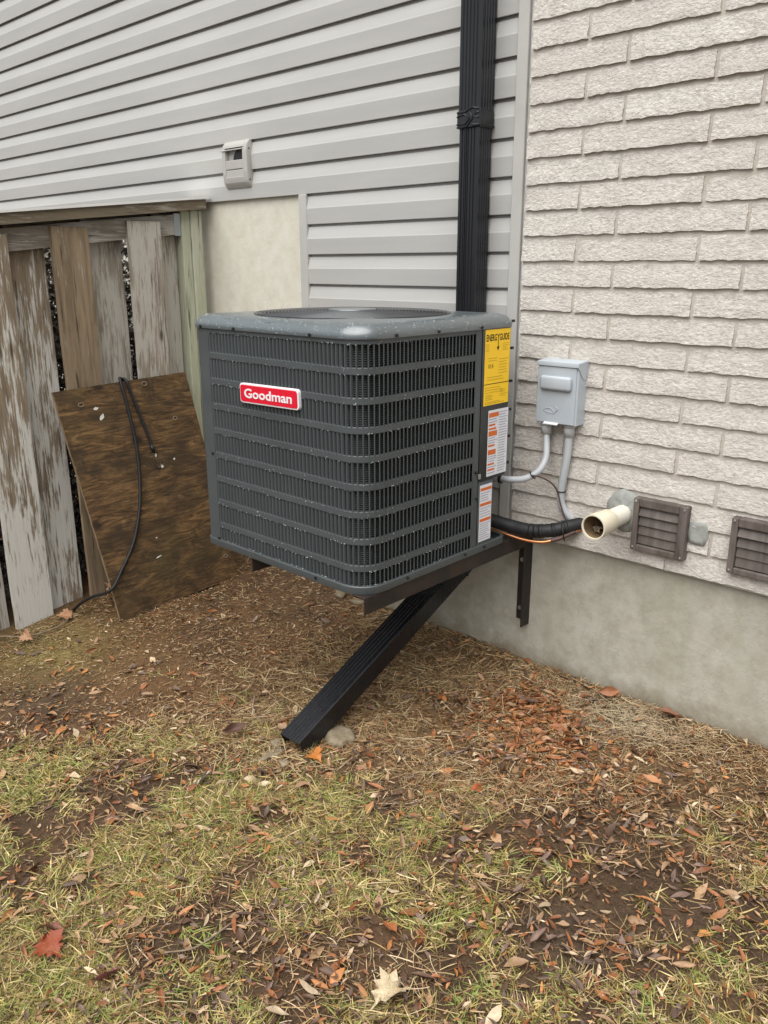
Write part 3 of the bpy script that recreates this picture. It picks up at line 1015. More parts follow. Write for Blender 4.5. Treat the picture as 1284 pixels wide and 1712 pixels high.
for zz in (1.222, 1.140, 1.038, 0.948, 0.862, 0.775):
    box('side_screw', (AX1 - 0.013, AY1 + 0.001, zz - 0.004), (AX1 - 0.006, AY1 + 0.013, zz + 0.004), M_BLACK, cond, 0.001)
# coil core behind the louvres (upper full footprint, lower part leaves the valve corner open)
def core(name, y1, z0, z1):
    pts = perim_pts(-0.016, 8, y1)
    V = [(p[0], p[1], z0) for p in pts] + [(p[0], p[1], z1) for p in pts]
    n = len(pts)
    F = [(i, (i + 1) % n, n + (i + 1) % n, n + i) for i in range(n)] + [tuple(range(n - 1, -1, -1))]
    return link(name, mesh_from(name, V, F, False), M_COIL, cond)
core('coil', -0.262, AZ0 + 0.006, 0.742)
core('coil', AY1 - 0.004, 0.742, 1.20)
# louvre scoops
def louver_geom():
    H = ROWS[0][1] - ROWS[0][0]
    prof = [(0.0, -0.0008), (0.0008, 0.0012), (0.0026, 0.0012), (0.0036, 0.0), (0.0050, -0.0026), (0.0066, -0.0060)]
    lv = [(-0.0005, 0.25), (0.0012, 0.7), (0.0030, 0.95), (0.006, 1.0), (H - 0.010, 1.0), (H - 0.005, 0.95), (H - 0.0015, 0.7), (H + 0.0005, 0.25)]
    V = []; F = []
    for z, s in lv:
        for i, (a, o) in enumerate(prof):
            oo = o if i < 3 else 0.001 + (o - 0.001) * s
            aa = a if i < 3 else 0.0026 + (a - 0.0026) * (0.75 + 0.25 * s)
            V.append((aa, oo, z))
    m = len(prof)
    for j in range(len(lv) - 1):
        for i in range(m - 1):
            F.append((j * m + i, j * m + i + 1, (j + 1) * m + i + 1, (j + 1) * m + i))
    return V, F
LV, LF = louver_geom()
# local frame: x along the perimeter, y outward, z up
lou_me = mesh_from('louver', LV, LF, True)
lou_me.materials.append(M_AC)
def lou_matrix(t, z):
    (x, y), d = P(t + 0.004)
    (x, y), _ = P(t)
    n = (d[1], -d[0])
    return Matrix(((d[0], n[0], 0, x), (d[1], n[1], 0, y), (0, 0, 1, z), (0, 0, 0, 1)))
camp = Vector((0, -2.33254, 1.38857))
slots = []
nS = int((T1 - T0) / SP)
for ri, (z0, z1) in enumerate(ROWS):
    for i in range(nS + 1):
        m = lou_matrix(T0 + i * SP + 0.001, z0)
        n = Vector((m[0][1], m[1][1], 0))
        c = m.translation
        vis = n.dot((camp - c).normalized()) / (camp - c).length_squared
        slots.append((vis, m))
slots.sort(key=lambda s: -s[0])
for vis, m in slots[:300]:
    link('louver', lou_me, M_AC, cond, m)
rest = [m for _, m in slots[300:]]
nB = int((PER + T0 - 0.09 - T2) / SP)
for (z0, z1) in ROWS:
    for i in range(nB):
        rest.append(lou_matrix(T2 + i * SP, z0))
LVn = np.array([(v[0], v[1], v[2], 1) for v in LV])
LFn = np.array(LF)
Vs = []; Fs = []
for i, m in enumerate(rest):
    Vs.append((LVn @ np.array(m).T)[:, :3]); Fs.append(LFn + i * len(LV))
lr = link('louver_rows', mesh_np('louver_rows', np.concatenate(Vs), np.concatenate(Fs), None, True), M_AC, cond)
lr['kind'] = 'stuff'
lr['label'] = 'remaining narrow louvre slots round the cabinet'
# top cap: rolled edge, flat top with the fan opening
FCX, FCY, FR = (AX0 + AX1) / 2, (AY0 + AY1) / 2, 0.300
capl = [(0.000, 1.2065), (0.0055, 1.2065), (0.0060, 1.2085), (0.0058, 1.2165), (0.0035, 1.2225), (-0.002, 1.2300), (-0.011, 1.2380), (-0.022, 1.2435), (-0.034, 1.2465)]
seg = 14
V = []; F = []
n = None
for off, z in capl:
    pts = perim_pts(off, seg); n = len(pts)
    V += [(p[0], p[1], z) for p in pts]
for i in range(len(capl) - 1):
    for kx in range(n):
        F.append((i * n + kx, i * n + (kx + 1) % n, (i + 1) * n + (kx + 1) % n, (i + 1) * n + kx))
base = (len(capl) - 1) * n
ring_pts = perim_pts(capl[-1][0], seg)
for lvl, (rad, z) in enumerate(((FR + 0.012, 1.2485), (FR, 1.2500), (FR - 0.003, 1.2490))):
    for p in ring_pts:
        a_ = math.atan2(p[1] - FCY, p[0] - FCX)
        V.append((FCX + rad * math.cos(a_) * 1.04, FCY + rad * math.sin(a_), z))
    for kx in range(n):
        F.append((base + lvl * n + kx, base + lvl * n + (kx + 1) % n, base + (lvl + 1) * n + (kx + 1) % n, base + (lvl + 1) * n + kx))
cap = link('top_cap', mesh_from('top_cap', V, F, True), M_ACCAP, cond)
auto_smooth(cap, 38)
# fan guard: rings and spokes, a shallow dome
bm_v = []; bm_f = []
def add_tube_np(pts, r, nn=6, closed=False):
    me_pts = pts
    L = len(me_pts); o0 = len(bm_v)
    for i, p in enumerate(me_pts):
        a_ = me_pts[(i - 1) % L] if (closed or i > 0) else me_pts[i]
        b_ = me_pts[(i + 1) % L] if (closed or i < L - 1) else me_pts[i]
        t = (b_ - a_).normalized()
        s = t.cross(Vector((0, 0, 1)))
        if s.length < 1e-5:
            s = Vector((1, 0, 0))
        s.normalize(); u = s.cross(t)
        for kx in range(nn):
            an = 2 * math.pi * kx / nn
            bm_v.append(p + (s * math.cos(an) + u * math.sin(an)) * r)
    for i in range(L if closed else L - 1):
        j = (i + 1) % L
        for kx in range(nn):
            bm_f.append((o0 + i * nn + kx, o0 + i * nn + (kx + 1) % nn, o0 + j * nn + (kx + 1) % nn, o0 + j * nn + kx))
dome = lambda q: 1.2490 + 0.0075 * (1 - q ** 2.2)
for i in range(28):
    q = (i + 2.0) / 29.6
    add_tube_np([Vector((FCX + FR * 1.03 * q * math.cos(t), FCY + FR * q * math.sin(t), dome(q))) for t in [2 * math.pi * j / 56 for j in range(56)]], 0.0017, 5, True)
for i in range(12):
    t = 2 * math.pi * i / 12 + 0.13
    add_tube_np([Vector((FCX + FR * 1.03 * q * math.cos(t), FCY + FR * q * math.sin(t), dome(q) - 0.0035)) for q in (0.05, 0.3, 0.55, 0.8, 1.0)], 0.0030, 6)
link('fan_guard', mesh_from('fan_guard', bm_v, bm_f, True), M_WIRE, cond)
cyl('motor_cover', (FCX, FCY, 1.252), (FCX, FCY, 1.2600), 0.072, M_ACCAP, cond, n=36)
cyl('fan_well_shade', (FCX, FCY, 1.232), (FCX, FCY, 1.2345), FR * 1.10, M_BLACK, cond, n=40)  # flat black disc paints the shaded interior below the fan guard
for i in range(3):
    b_ = box_bm((0.05, -0.06, -0.002), (0.27, 0.06, 0.002), 0.0)
    mt = Matrix.Translation((FCX, FCY, 1.2395)) @ Matrix.Rotation(i * 2.094 + 0.4, 4, 'Z') @ Matrix.Rotation(0.05, 4, 'X')
    link('fan_blade', bm_mesh('fan_blade', b_), M_BLACK, cond, mt)
# screws along the cap seam and the pan
def screw_at(t, z, off=0.006):
    (x, y), d = P(t)
    n_ = Vector((d[1], -d[0], 0))
    p0 = Vector((x, y, z)) + n_ * (off - 0.003)
    b_ = cyl_bm(p0, p0 + n_ * 0.0075, 0.0052, 0.0046, 6)
    return link('screw', bm_mesh('screw', b_), M_BLACK, cond)
tf = lambda x: t_at(lambda p: (p[0] - x) ** 2 + (p[1] - AY0) ** 2)
ts = lambda y: t_at(lambda p: (p[0] - AX1) ** 2 + (p[1] - y) ** 2)
for x in (-2.148, -1.985, -1.655):
    screw_at(tf(x), 1.2115, 0.006)
for y in (-0.722, -0.549, -0.351):
    screw_at(ts(y), 1.2125, 0.006)
screw_at(tf(-2.135), 0.818, 0.0)
screw_at(tf(-2.13), 0.536, 0.0)
screw_at(tf(-1.66), AZ0 + 0.014, 0.004)
for y in (-0.67, -0.40, -0.30):
    screw_at(ts(y), AZ0 + 0.013, 0.004)
screw_at(ts(-0.352), 0.775, 0.001)
screw_at(ts(-0.345), 0.69, 0.001)
box('lock_tab', (AX1 + 0.0015, -0.343, 0.752), (AX1 + 0.006, -0.331, 0.768), M_BOLT, cond, 0.001)

# lettering helper
def text_mesh(body, width, height, bold=0.0, extrude=0.0):
    cu = bpy.data.curves.new('lettering', 'FONT')
    cu.body = body
    cu.size = 1.0
    cu.offset = bold
    cu.extrude = extrude
    cu.resolution_u = 3
    ob = bpy.data.objects.new('lettering_tmp', cu)
    C.objects.link(ob)
    bpy.context.view_layer.update()
    dg = bpy.context.evaluated_depsgraph_get()
    me = bpy.data.meshes.new_from_object(ob.evaluated_get(dg))
    bpy.data.objects.remove(ob)
    bpy.data.curves.remove(cu)
    co = np.empty(len(me.vertices) * 3, np.float32); me.vertices.foreach_get('co', co); co = co.reshape(-1, 3)
    lo, hi = co.min(0), co.max(0)
    co[:, 0] = (co[:, 0] - lo[0]) / (hi[0] - lo[0]) * width - width / 2
    co[:, 1] = (co[:, 1] - lo[1]) / (hi[1] - lo[1]) * height - height / 2
    me.vertices.foreach_set('co', co.ravel())
    me.materials.clear()
    me.update()
    return me
def rrect(w, h, r, n=6):
    out = []
    for cx, cz, a0 in ((w / 2 - r, h / 2 - r, 0), (-w / 2 + r, h / 2 - r, .5), (-w / 2 + r, -h / 2 + r, 1), (w / 2 - r, -h / 2 + r, 1.5)):
        for i in range(n + 1):
            t = math.pi * (a0 + .5 * i / n)
            out.append((cx + r * math.cos(t), cz + r * math.sin(t)))
    return out
# badge on the front face
BXc, BZc, BW, BH = -1.834, 1.031, 0.262, 0.058
def plate(name, w, h, r, y0, y1, mat, parent, taper=0.0):
    A = rrect(w, h, r); B = rrect(w - taper, h - taper, max(r - taper / 2, .001))
    nn = len(A)
    V = [(x, y0, z) for x, z in A] + [(x, y1, z) for x, z in A] + [(x, y1 - 0.0012, z) for x, z in B]
    F = [(i, (i + 1) % nn, nn + (i + 1) % nn, nn + i) for i in range(nn)] + [(nn + i, nn + (i + 1) % nn, 2 * nn + (i + 1) % nn, 2 * nn + i) for i in range(nn)] + [tuple(range(2 * nn, 3 * nn))]
    o = link(name, mesh_from(name, V, F), mat, parent, Matrix.Translation((BXc, AY0, BZc)) @ Matrix.Rotation(math.radians(-1.0), 4, 'Y'))
    bm = bmesh.new(); bm.from_mesh(o.data); bmesh.ops.recalc_face_normals(bm, faces=list(bm.faces)); bm.to_mesh(o.data); bm.free()
    return o
badge = plate('badge', BW, BH, 0.011, -0.001, -0.010, M_WHITE, cond, 0.003)
badge['label'] = 'red rectangular maker badge with white border and lettering'
plate('badge_face', BW - 0.009, BH - 0.009, 0.0085, -0.009, -0.0115, M_RED, badge, 0.001)
tm = text_mesh('Goodman', 0.212, 0.0275, 0.018, 0.02)
rotf = Matrix.Rotation(math.radians(90), 4, 'X')
link('badge_lettering', tm, M_WHITE, badge, Matrix.Translation((BXc - 0.001, AY0 - 0.0130, BZc + 0.001)) @ Matrix.Rotation(math.radians(-1.0), 4, 'Y') @ rotf @ Matrix.Diagonal((1, 1, 0.04, 1)))
# stickers on the right side
XS = AX1 + 0.0022
rots = Matrix(((0, 0, 1, 0), (1, 0, 0, 0), (0, 1, 0, 0), (0, 0, 0, 1)))
def sticker(name, y0, y1, z0, z1, mat, parent, off, thick=0.0004):
    return box(name, (XS + off - thick, y0, z0), (XS + off, y1, z1), mat, parent, 0.0)
eg = sticker('energy_label', -0.327, -0.199, 0.977, 1.2035, M_YELLOW, cond, 0.0009)
eg['label'] = 'yellow energy rating sticker'
def put_text(body, yc_, zc_, w_, h_, mat, parent, bold=0.0, off=0.0013):
    return link('lettering', text_mesh(body, w_, h_, bold), mat, parent, Matrix.Translation((XS + off, yc_, zc_)) @ rots)
put_text('ENERG', -0.2957, 1.1795, 0.052, 0.0205, M_INK, eg, 0.022)
put_text('GUIDE', -0.2300, 1.1795, 0.050, 0.0205, M_INK, eg, 0.022)
put_text('Y', -0.2617, 1.1800, 0.0135, 0.0195, M_INK, eg, 0.022)
sticker('arrow_shaft', -0.2631, -0.2603, 1.150, 1.172, M_INK, eg, 0.0014)
me = mesh_from('arrow_head', [(XS + .0014, -0.2690, 1.1515), (XS + .0014, -0.2544, 1.1515), (XS + .0014, -0.2617, 1.139)], [(0, 2, 1)])
link('arrow_head', me, M_INK, eg)
put_text('10.4', -0.296, 1.095, 0.025, 0.013, M_INK, eg, 0.0)
r2 = random.Random(5)
def fine_lines(parent, y0, y1, z0, z1, n, mat, h=0.0014):
    for i in range(n):
        z = z1 - (z1 - z0) * (i + 0.5) / n
        e_ = y0 + (y1 - y0) * r2.uniform(0.72, 1.0)
        sticker('text_line', y0, e_, z - h / 2, z + h / 2, mat, parent, 0.0013)
fine_lines(eg, -0.323, -0.306, 1.138, 1.163, 4, M_FINEINK)
fine_lines(eg, -0.238, -0.204, 1.138, 1.163, 4, M_FINEINK)
fine_lines(eg, -0.312, -0.262, 1.108, 1.122, 2, M_FINEINK)
fine_lines(eg, -0.254, -0.205, 1.068, 1.118, 6, M_FINEINK)
fine_lines(eg, -0.312, -0.205, 1.050, 1.066, 2, M_FINEINK)
sticker('rule_line', -0.327, -0.199, 1.0405, 1.0425, M_INK, eg, 0.0013)
fine_lines(eg, -0.322, -0.225, 1.012, 1.034, 3, M_FINEINK)
fine_lines(eg, -0.318, -0.276, 0.992, 1.010, 4, M_FINEINK)
fine_lines(eg, -0.244, -0.206, 0.998, 1.022, 4, M_FINEINK)
fine_lines(eg, -0.322, -0.220, 0.980, 0.989, 2, M_FINEINK)
wl_ = sticker('warning_label', -0.299, -0.194, 0.752, 0.960, M_LABEL, cond, 0.0009)
wl_['label'] = 'large white warning sticker with orange headings on the service panel'
for z0_, z1_, e_ in ((0.938, 0.952, -.245), (0.911, 0.917, -.262), (0.899, 0.905, -.256), (0.879, 0.895, -.251), (0.846, 0.852, -.262), (0.820, 0.836, -.255), (0.787, 0.793, -.262), (0.769, 0.775, -.259)):
    sticker('heading_bar', -0.2955, e_, z0_, z1_, M_ORANGE, wl_, 0.0013)
fine_lines(wl_, -0.243, -0.198, 0.758, 0.954, 24, M_GREYINK, 0.003)
for z0_, z1_, n_ in ((0.919, 0.936, 2), (0.854, 0.877, 3), (0.796, 0.818, 3), (0.777, 0.785, 1), (0.756, 0.768, 1)):
    fine_lines(wl_, -0.2955, -0.248, z0_, z1_, n_, M_GREYINK, 0.003)
w2 = sticker('warning_label', -0.329, -0.2665, 0.543, 0.7285, M_LABEL, cond, 0.0003)
w2['label'] = 'narrow white warning sticker with three orange headings on the valve panel'
for z0_ in (0.7095, 0.660, 0.6085):
    sticker('heading_bar', -0.3265, -0.2690, z0_, z0_ + 0.0095, M_ORANGE, w2, 0.0008)
for z0_, z1_, n_ in ((0.674, 0.706, 4), (0.622, 0.657, 4), (0.548, 0.605, 8)):
    for i in range(n_):
        z = z1_ - (z1_ - z0_) * (i + .5) / n_
        sticker('text_line', -0.3255, -0.3255 + 0.056 * r2.uniform(.7, 1), z - .0014, z + .0014, M_GREYINK, w2, 0.0008)
# rain drops
dm = bmesh.new(); bmesh.ops.create_icosphere(dm, subdivisions=1, radius=1.0)
DVv = np.array([v.co[:] for v in dm.verts]); dm.faces.ensure_lookup_table(); DFf = np.array([[v.index for v in f.verts] for f in dm.faces]); dm.free()
Vs = []; Fs = []; cnt = 0
def drop(p, nrm, r):
    global cnt
    q = Vector(nrm).to_track_quat('Z', 'Y').to_matrix()
    A_ = DVv * np.array([r, r, r * 0.55])
    Vs.append(A_ @ np.array(q).T + np.array(p)); Fs.append(DFf + cnt * len(DVv)); cnt += 1
rd = random.Random(8)
for i in range(520):   # on the rolled cap edge
    t = rd.uniform(T0 - 0.08, T1 + 0.18)
    kx = rd.choice([3, 4, 5, 6, 7, 8, 6, 7, 8])
    (x, y), d = P(t)
    u_d = rd.random(); off = capl[kx][0] + (capl[kx - 1][0] - capl[kx][0]) * u_d; z = capl[kx][1] + (capl[kx - 1][1] - capl[kx][1]) * u_d
    nrm = Vector((d[1] * (1.2 - kx * .13), -d[0] * (1.2 - kx * .13), 0.1 + kx * 0.12)).normalized()
    drop((x + d[1] * off, y - d[0] * off, z), nrm, rd.uniform(0.0007, 0.0019))
for i in range(560):   # on bands and louvre feet
    t = rd.uniform(T0, T1 - 0.1)
    row = rd.choice(range(0, len(edges), 2))
    z = edges[row] + rd.choice([0.0, 0.002, rd.random() * 0.018])
    if row == 0:
        z = edges[1] - rd.random() * 0.004
    z = max(z, AZ0 + 0.026)
    if z > 1.204:
        continue
    (x, y), d = P(t)
    drop((x + d[1] * 0.0008, y - d[0] * 0.0008, z), (d[1], -d[0], 0.1), rd.uniform(0.0007, 0.0017))
o = link('raindrops', mesh_np('raindrops', np.concatenate(Vs), np.concatenate(Fs), None, True), M_DROP, cond)
o['kind'] = 'stuff'

# ------------------------------------------------------------------ electrical disconnect box + conduits
eb = thing('disconnect_box', 'grey metal electrical disconnect box on the brick', 'electrical box', (-1.364, -0.03, 0.90))
bx0, bx1, bz0, bz1, byf = -1.436, -1.291, 0.903, 1.104, -0.086
box('box_body', (bx0, byf + 0.004, bz0), (bx1, -0.026, bz1 - 0.008), M_BOX, eb, 0.002)
box('cover', (bx0 + 0.001, byf, bz0 + 0.002), (bx1 - 0.006, byf + 0.0035, bz1 - 0.021), M_BOX, eb, 0.0015)
prof_extrude('lid', [(-0.024, bz1), (byf - 0.003, bz1 - 0.006), (byf - 0.004, bz1 - 0.0195), (byf + 0.002, bz1 - 0.0195), (byf + 0.004, bz1 - 0.010), (-0.024, bz1 - 0.006)], bx0 - 0.001, bx1 + 0.002, M_BOX, eb, 0.001)
V = [(bx1 + 0.0025, y, z) for y, z in ((byf - 0.002, bz1 - 0.008), (-0.026, bz1 - 0.003), (-0.030, bz1 - 0.040), (-0.045, bz1 - 0.058), (-0.058, bz1 - 0.056), (byf - 0.001, bz1 - 0.022))]
b = bmesh.new(); f_ = b.faces.new([b.verts.new(v_) for v_ in V]); rr_ = bmesh.ops.extrude_face_region(b, geom=[f_])
bmesh.ops.translate(b, vec=(-0.003, 0, 0), verts=[e for e in rr_['geom'] if isinstance(e, bmesh.types.BMVert)]); bmesh.ops.recalc_face_normals(b, faces=list(b.faces))
link('lid_ear', bm_mesh('lid_ear', b), M_BOX, eb)
h = box('pull_handle_dome', (bx0 + 0.016, byf - 0.015, 1.010), (bx1 - 0.018, byf + 0.002, 1.056), M_BOX, eb, 0.010, 4)
auto_smooth(h, 50)
em = [Vector((-1.408 + a_ * 0.055, byf - 0.0006, 0.938 + b_ * 0.024)) for a_, b_ in ((0, .25), (.25, .6), (.5, .55), (.75, .2), (.95, .45))]
e1 = link('embossed_emblem', tube_mesh('embossed_emblem', spline(em, 5), 0.0013, 6), M_BOX, eb)
em = [Vector((-1.408 + a_ * 0.055, byf - 0.0006, 0.938 + b_ * 0.024)) for a_, b_ in ((0, .25), (.3, 0), (.7, -.05), (.8, .12))]
link('embossed_emblem', tube_mesh('embossed_emblem', spline(em, 5), 0.0011, 6), M_BOX, eb)
em = [Vector((-1.408 + a_ * 0.055, byf - 0.0006, 0.938 + b_ * 0.024)) for a_, b_ in ((.78, .9), (.98, .55), (.85, .45))]
link('embossed_emblem', tube_mesh('embossed_emblem', spline(em, 5), 0.0011, 6), M_BOX, eb)
prof_extrude('hasp', [(byf + 0.002, bz0 + 0.003), (byf - 0.008, bz0 - 0.002), (byf - 0.008, bz0 + 0.0005), (byf + 0.002, bz0 + 0.006)], bx0 + 0.034, bx0 + 0.085, M_LABEL, eb, 0.0)
hubs = [(-1.408, -0.060), (-1.329, -0.052)]
for hx, hy in hubs:
    cyl('hub', (hx, hy, 0.864), (hx, hy, 0.9025), 0.0175, M_HUB, eb, n=20)
    cyl('hub_collar', (hx, hy, 0.893), (hx, hy, 0.9027), 0.0205, M_HUB, eb, n=20)
def ribbed(name, pts, r, mat, parent, pitch=0.0042, amp=0.0006, n=14):
    P_ = spline(pts, 40)
    out = [P_[0]]; rr = [r]
    acc = 0
    L_ = [0]
    for i in range(1, len(P_)):
        L_.append(L_[-1] + (P_[i] - P_[i - 1]).length)
    tot = L_[-1]; m_ = int(tot / (pitch / 2)); j = 0
    Q = []; R_ = []
    for i in range(m_ + 1):
        s = tot * i / m_
        while j < len(L_) - 2 and L_[j + 1] < s:
            j += 1
        u = (s - L_[j]) / max(L_[j + 1] - L_[j], 1e-9)
        Q.append(P_[j].lerp(P_[j + 1], u)); R_.append(r + (amp if i % 2 else -amp))
    return link(name, tube_mesh(name, Q, R_, n), mat, parent)
wh = thing('flexible_conduit', 'thin grey flexible conduit curving from the box to the condenser', 'conduit', (-1.44, -0.10, 0.70))
ribbed('hose', [(-1.408, -0.060, 0.872), (-1.395, -0.075, 0.825), (-1.388, -0.09, 0.785), (-1.397, -0.115, 0.748), (-1.432, -0.135, 0.722), (-1.478, -0.145, 0.713), (-1.515, -0.150, 0.711), (-1.575, -0.155, 0.711)], 0.0105, M_CONDUIT, wh, 0.006, 0.0002)
cyl('connector', (-1.512, -0.150, 0.711), (-1.575, -0.156, 0.711), 0.0145, M_HUB, wh, n=16)
cyl('connector_nut', (-1.512, -0.150, 0.711), (-1.519, -0.1507, 0.711), 0.0175, M_BLACK, wh, n=12)
def zip_tie(p, axis_, r, parent, m_=M_BLACK):
    ax_ = Vector(axis_).normalized(); q = ax_.to_track_quat('Z', 'Y').to_matrix()
    pts = [Vector(p) + q @ Vector((math.cos(t) * r, math.sin(t) * r, 0)) for t in [2 * math.pi * i / 20 for i in range(21)]]
    o_ = link('cable_tie', tube_mesh('cable_tie', pts, 0.0021, 6), m_, parent)
    return o_
zip_tie((-1.410, -0.125, 0.735), (-1, -0.4, -0.9), 0.0122, wh)
wc = thing('service_conduit', 'straight grey ribbed conduit dropping from the box to the wall', 'conduit', (-1.33, -0.05, 0.57))
ribbed('hose', [(-1.329, -0.052, 0.872), (-1.331, -0.052, 0.80), (-1.340, -0.052, 0.73), (-1.347, -0.050, 0.68), (-1.345, -0.045, 0.635), (-1.325, -0.034, 0.595), (-1.300, -0.012, 0.570)], 0.0128, M_CONDUIT, wc, 0.0050, 0.0007)
zip_tie((-1.347, -0.050, 0.678), (0, 0.05, 1), 0.0150, wc)
gw = tag(tube('control_wire', [(-1.405, -0.138, 0.738), (-1.385, -0.12, 0.733), (-1.362, -0.09, 0.712), (-1.350, -0.067, 0.680), (-1.338, -0.064, 0.640), (-1.318, -0.062, 0.595), (-1.290, -0.05, 0.553)], 0.0026, M_GROUNDWIRE, None, 8), 'thin brown control wire tied along the grey conduit', 'wire')
ls = thing('insulated_line', 'black foam insulated refrigerant line sagging into the wall', 'pipe', (-1.42, -0.12, 0.54))
LP = [(-1.70, -0.215, 0.600), (-1.62, -0.190, 0.580), (-1.545, -0.160, 0.563), (-1.475, -0.140, 0.552), (-1.405, -0.125, 0.548), (-1.345, -0.100, 0.556), (-1.300, -0.060, 0.570), (-1.262, -0.004, 0.580)]
link('foam_sleeve', tube_mesh('foam_sleeve', spline(LP, 8), 0.0225, 16), M_FOAM, ls)
SPn = spline(LP, 8)
for i_, rr_ in ((32, .0236), (34, .0234), (36, .0238), (41, .0236), (46, .0240)):
    i_ = min(i_, len(SPn) - 2)
    t_ = (SPn[i_ + 1] - SPn[i_ - 1]).normalized()
    link('tape_wrap', tube_mesh('tape_wrap', [SPn[i_] - t_ * 0.006, SPn[i_] + t_ * 0.006], rr_, 16), M_FOAM, ls)
cl = tag(tube('copper_line', [(-1.70, -0.222, 0.560), (-1.60, -0.190, 0.542), (-1.545, -0.172, 0.536), (-1.49, -0.160, 0.528), (-1.42, -0.145, 0.518), (-1.36, -0.128, 0.519), (-1.315, -0.10, 0.535), (-1.275, -0.05, 0.560), (-1.25, -0.003, 0.572)], 0.0052, M_COPPER, None, 10), 'thin bare copper line under the black insulated line', 'pipe')
t_ = tube('line_tape', [(-1.335, -0.116, 0.527), (-1.31, -0.096, 0.537), (-1.280, -0.058, 0.557)], 0.0075, M_GROUNDWIRE, ls, 8)
zip_tie((-1.312, -0.080, 0.553), (0.8, 0.5, 0.2), 0.030, ls)

# ------------------------------------------------------------------ white exhaust pipe
pv = thing('vent_pipe', 'yellowed white plastic pipe stub sticking out of the brick', 'pipe', (PIPE[0], -0.03, PIPE[1]))
def lathe_y(name, prof, cx, cz, mat, parent, n=32, tilt=0.0):
    """prof list (r, y)"""
    V = []; F = []
    for r_, y in prof:
        for i in range(n):
            t = 2 * math.pi * i / n
            V.append((cx + r_ * math.cos(t), y, cz + r_ * math.sin(t) + tilt * (y + 0.03)))
    for j in range(len(prof) - 1):
        for i in range(n):
            F.append((j * n + i, j * n + (i + 1) % n, (j + 1) * n + (i + 1) % n, (j + 1) * n + i))
    o_ = link(name, mesh_from(name, V, F, True), mat, parent)
    return auto_smooth(o_, 35)
lathe_y('pipe', [(0.0300, -0.02), (0.0302, -0.165)], PIPE[0], PIPE[1], M_PVC, pv)
lathe_y('coupling', [(0.0302, -0.128), (0.0345, -0.130), (0.0365, -0.134), (0.0368, -0.165), (0.0385, -0.178), (0.0390, -0.218), (0.0385, -0.2225), (0.0345, -0.2225), (0.0335, -0.218)], PIPE[0], PIPE[1], M_PVC2, pv)
lathe_y('pipe_throat', [(0.0336, -0.2185), (0.0318, -0.175), (0.0275, -0.165), (0.0270, 0.02), (0.0001, 0.02)], PIPE[0], PIPE[1], M_PVCIN, pv)
r3 = random.Random(3)
for i in range(5):
    tube('nest_straw', [(PIPE[0] + r3.uniform(-.012, .012), -0.205 + r3.uniform(0, .02), PIPE[1] - .026 + r3.uniform(0, .01)), (PIPE[0] + r3.uniform(-.02, .02), -0.19, PIPE[1] - .02 + r3.uniform(0, .012)), (PIPE[0] + r3.uniform(-.02, .02), -0.17, PIPE[1] - .012)], 0.0022, M_BRANCH, pv, 5, 4)

# ------------------------------------------------------------------ two brown louvred wall vents
def wall_vent(x0, z0, label, seed):
    W, H = 0.170, 0.166
    r_ = random.Random(seed)
    t = thing('louvred_vent', label, 'wall vent', (x0 + W / 2, -0.03, z0), 'brown louvred wall vents')
    yb, yf = -0.030, -0.058
    fw = 0.026
    box('backing', (x0 + .006, yb - 0.006, z0 + .006), (x0 + W - .006, yb + 0.01, z0 + H - .006), M_BLACK, t, 0.0)
    box('frame_side', (x0, yf, z0), (x0 + fw * .7, yb + .004, z0 + H), M_LOUVRE, t, 0.003, 2)
    box('frame_side', (x0 + W - fw, yf - .0006, z0), (x0 + W, yb + .004, z0 + H), M_LOUVRE, t, 0.003, 2)
    box('frame_top', (x0 + fw * .7, yf + .001, z0 + H - fw), (x0 + W - fw, yb + .004, z0 + H), M_LOUVRE, t, 0.003, 2)
    box('frame_bottom', (x0 + fw * .7, yf + .001, z0), (x0 + W - fw, yb + .004, z0 + fw * .72), M_LOUVRE, t, 0.003, 2)
    sx0, sx1 = x0 + fw * .7 + .001, x0 + W - fw - .001
    zt = z0 + H - fw - .002
    hh = (H - fw * 1.72 - .004) / 4
    for i in range(4):
        ang = math.radians([24, 13, 11, 10][i] + r_.uniform(-2, 3))
        m = Matrix.Translation((0, yb - 0.0135, zt - hh * i)) @ Matrix.Rotation(-ang, 4, 'X')
        b_ = box_bm((sx0, -0.0017, -hh * 0.98), (sx1, 0.0017, 0), 0.0008)
        link('slat', bm_mesh('slat', b_), M_LOUVRE, t, m)
    for sx_, sz_ in ((x0 + .008, z0 + H - .009), (x0 + W - .010, z0 + H - .010), (x0 + W - .010, z0 + .008), (x0 + .008, z0 + .010)):
        cyl('screw', (sx_, yf + .002, sz_), (sx_, yf - .0025, sz_), 0.0042, M_BOLT, t, 0.0034, n=10)
    return t
wall_vent(-1.089, 0.542, 'faded brown louvred wall vent next to the white pipe', 1)
wall_vent(-0.792, 0.541, 'faded brown louvred wall vent at the right edge, farther from the pipe', 2)

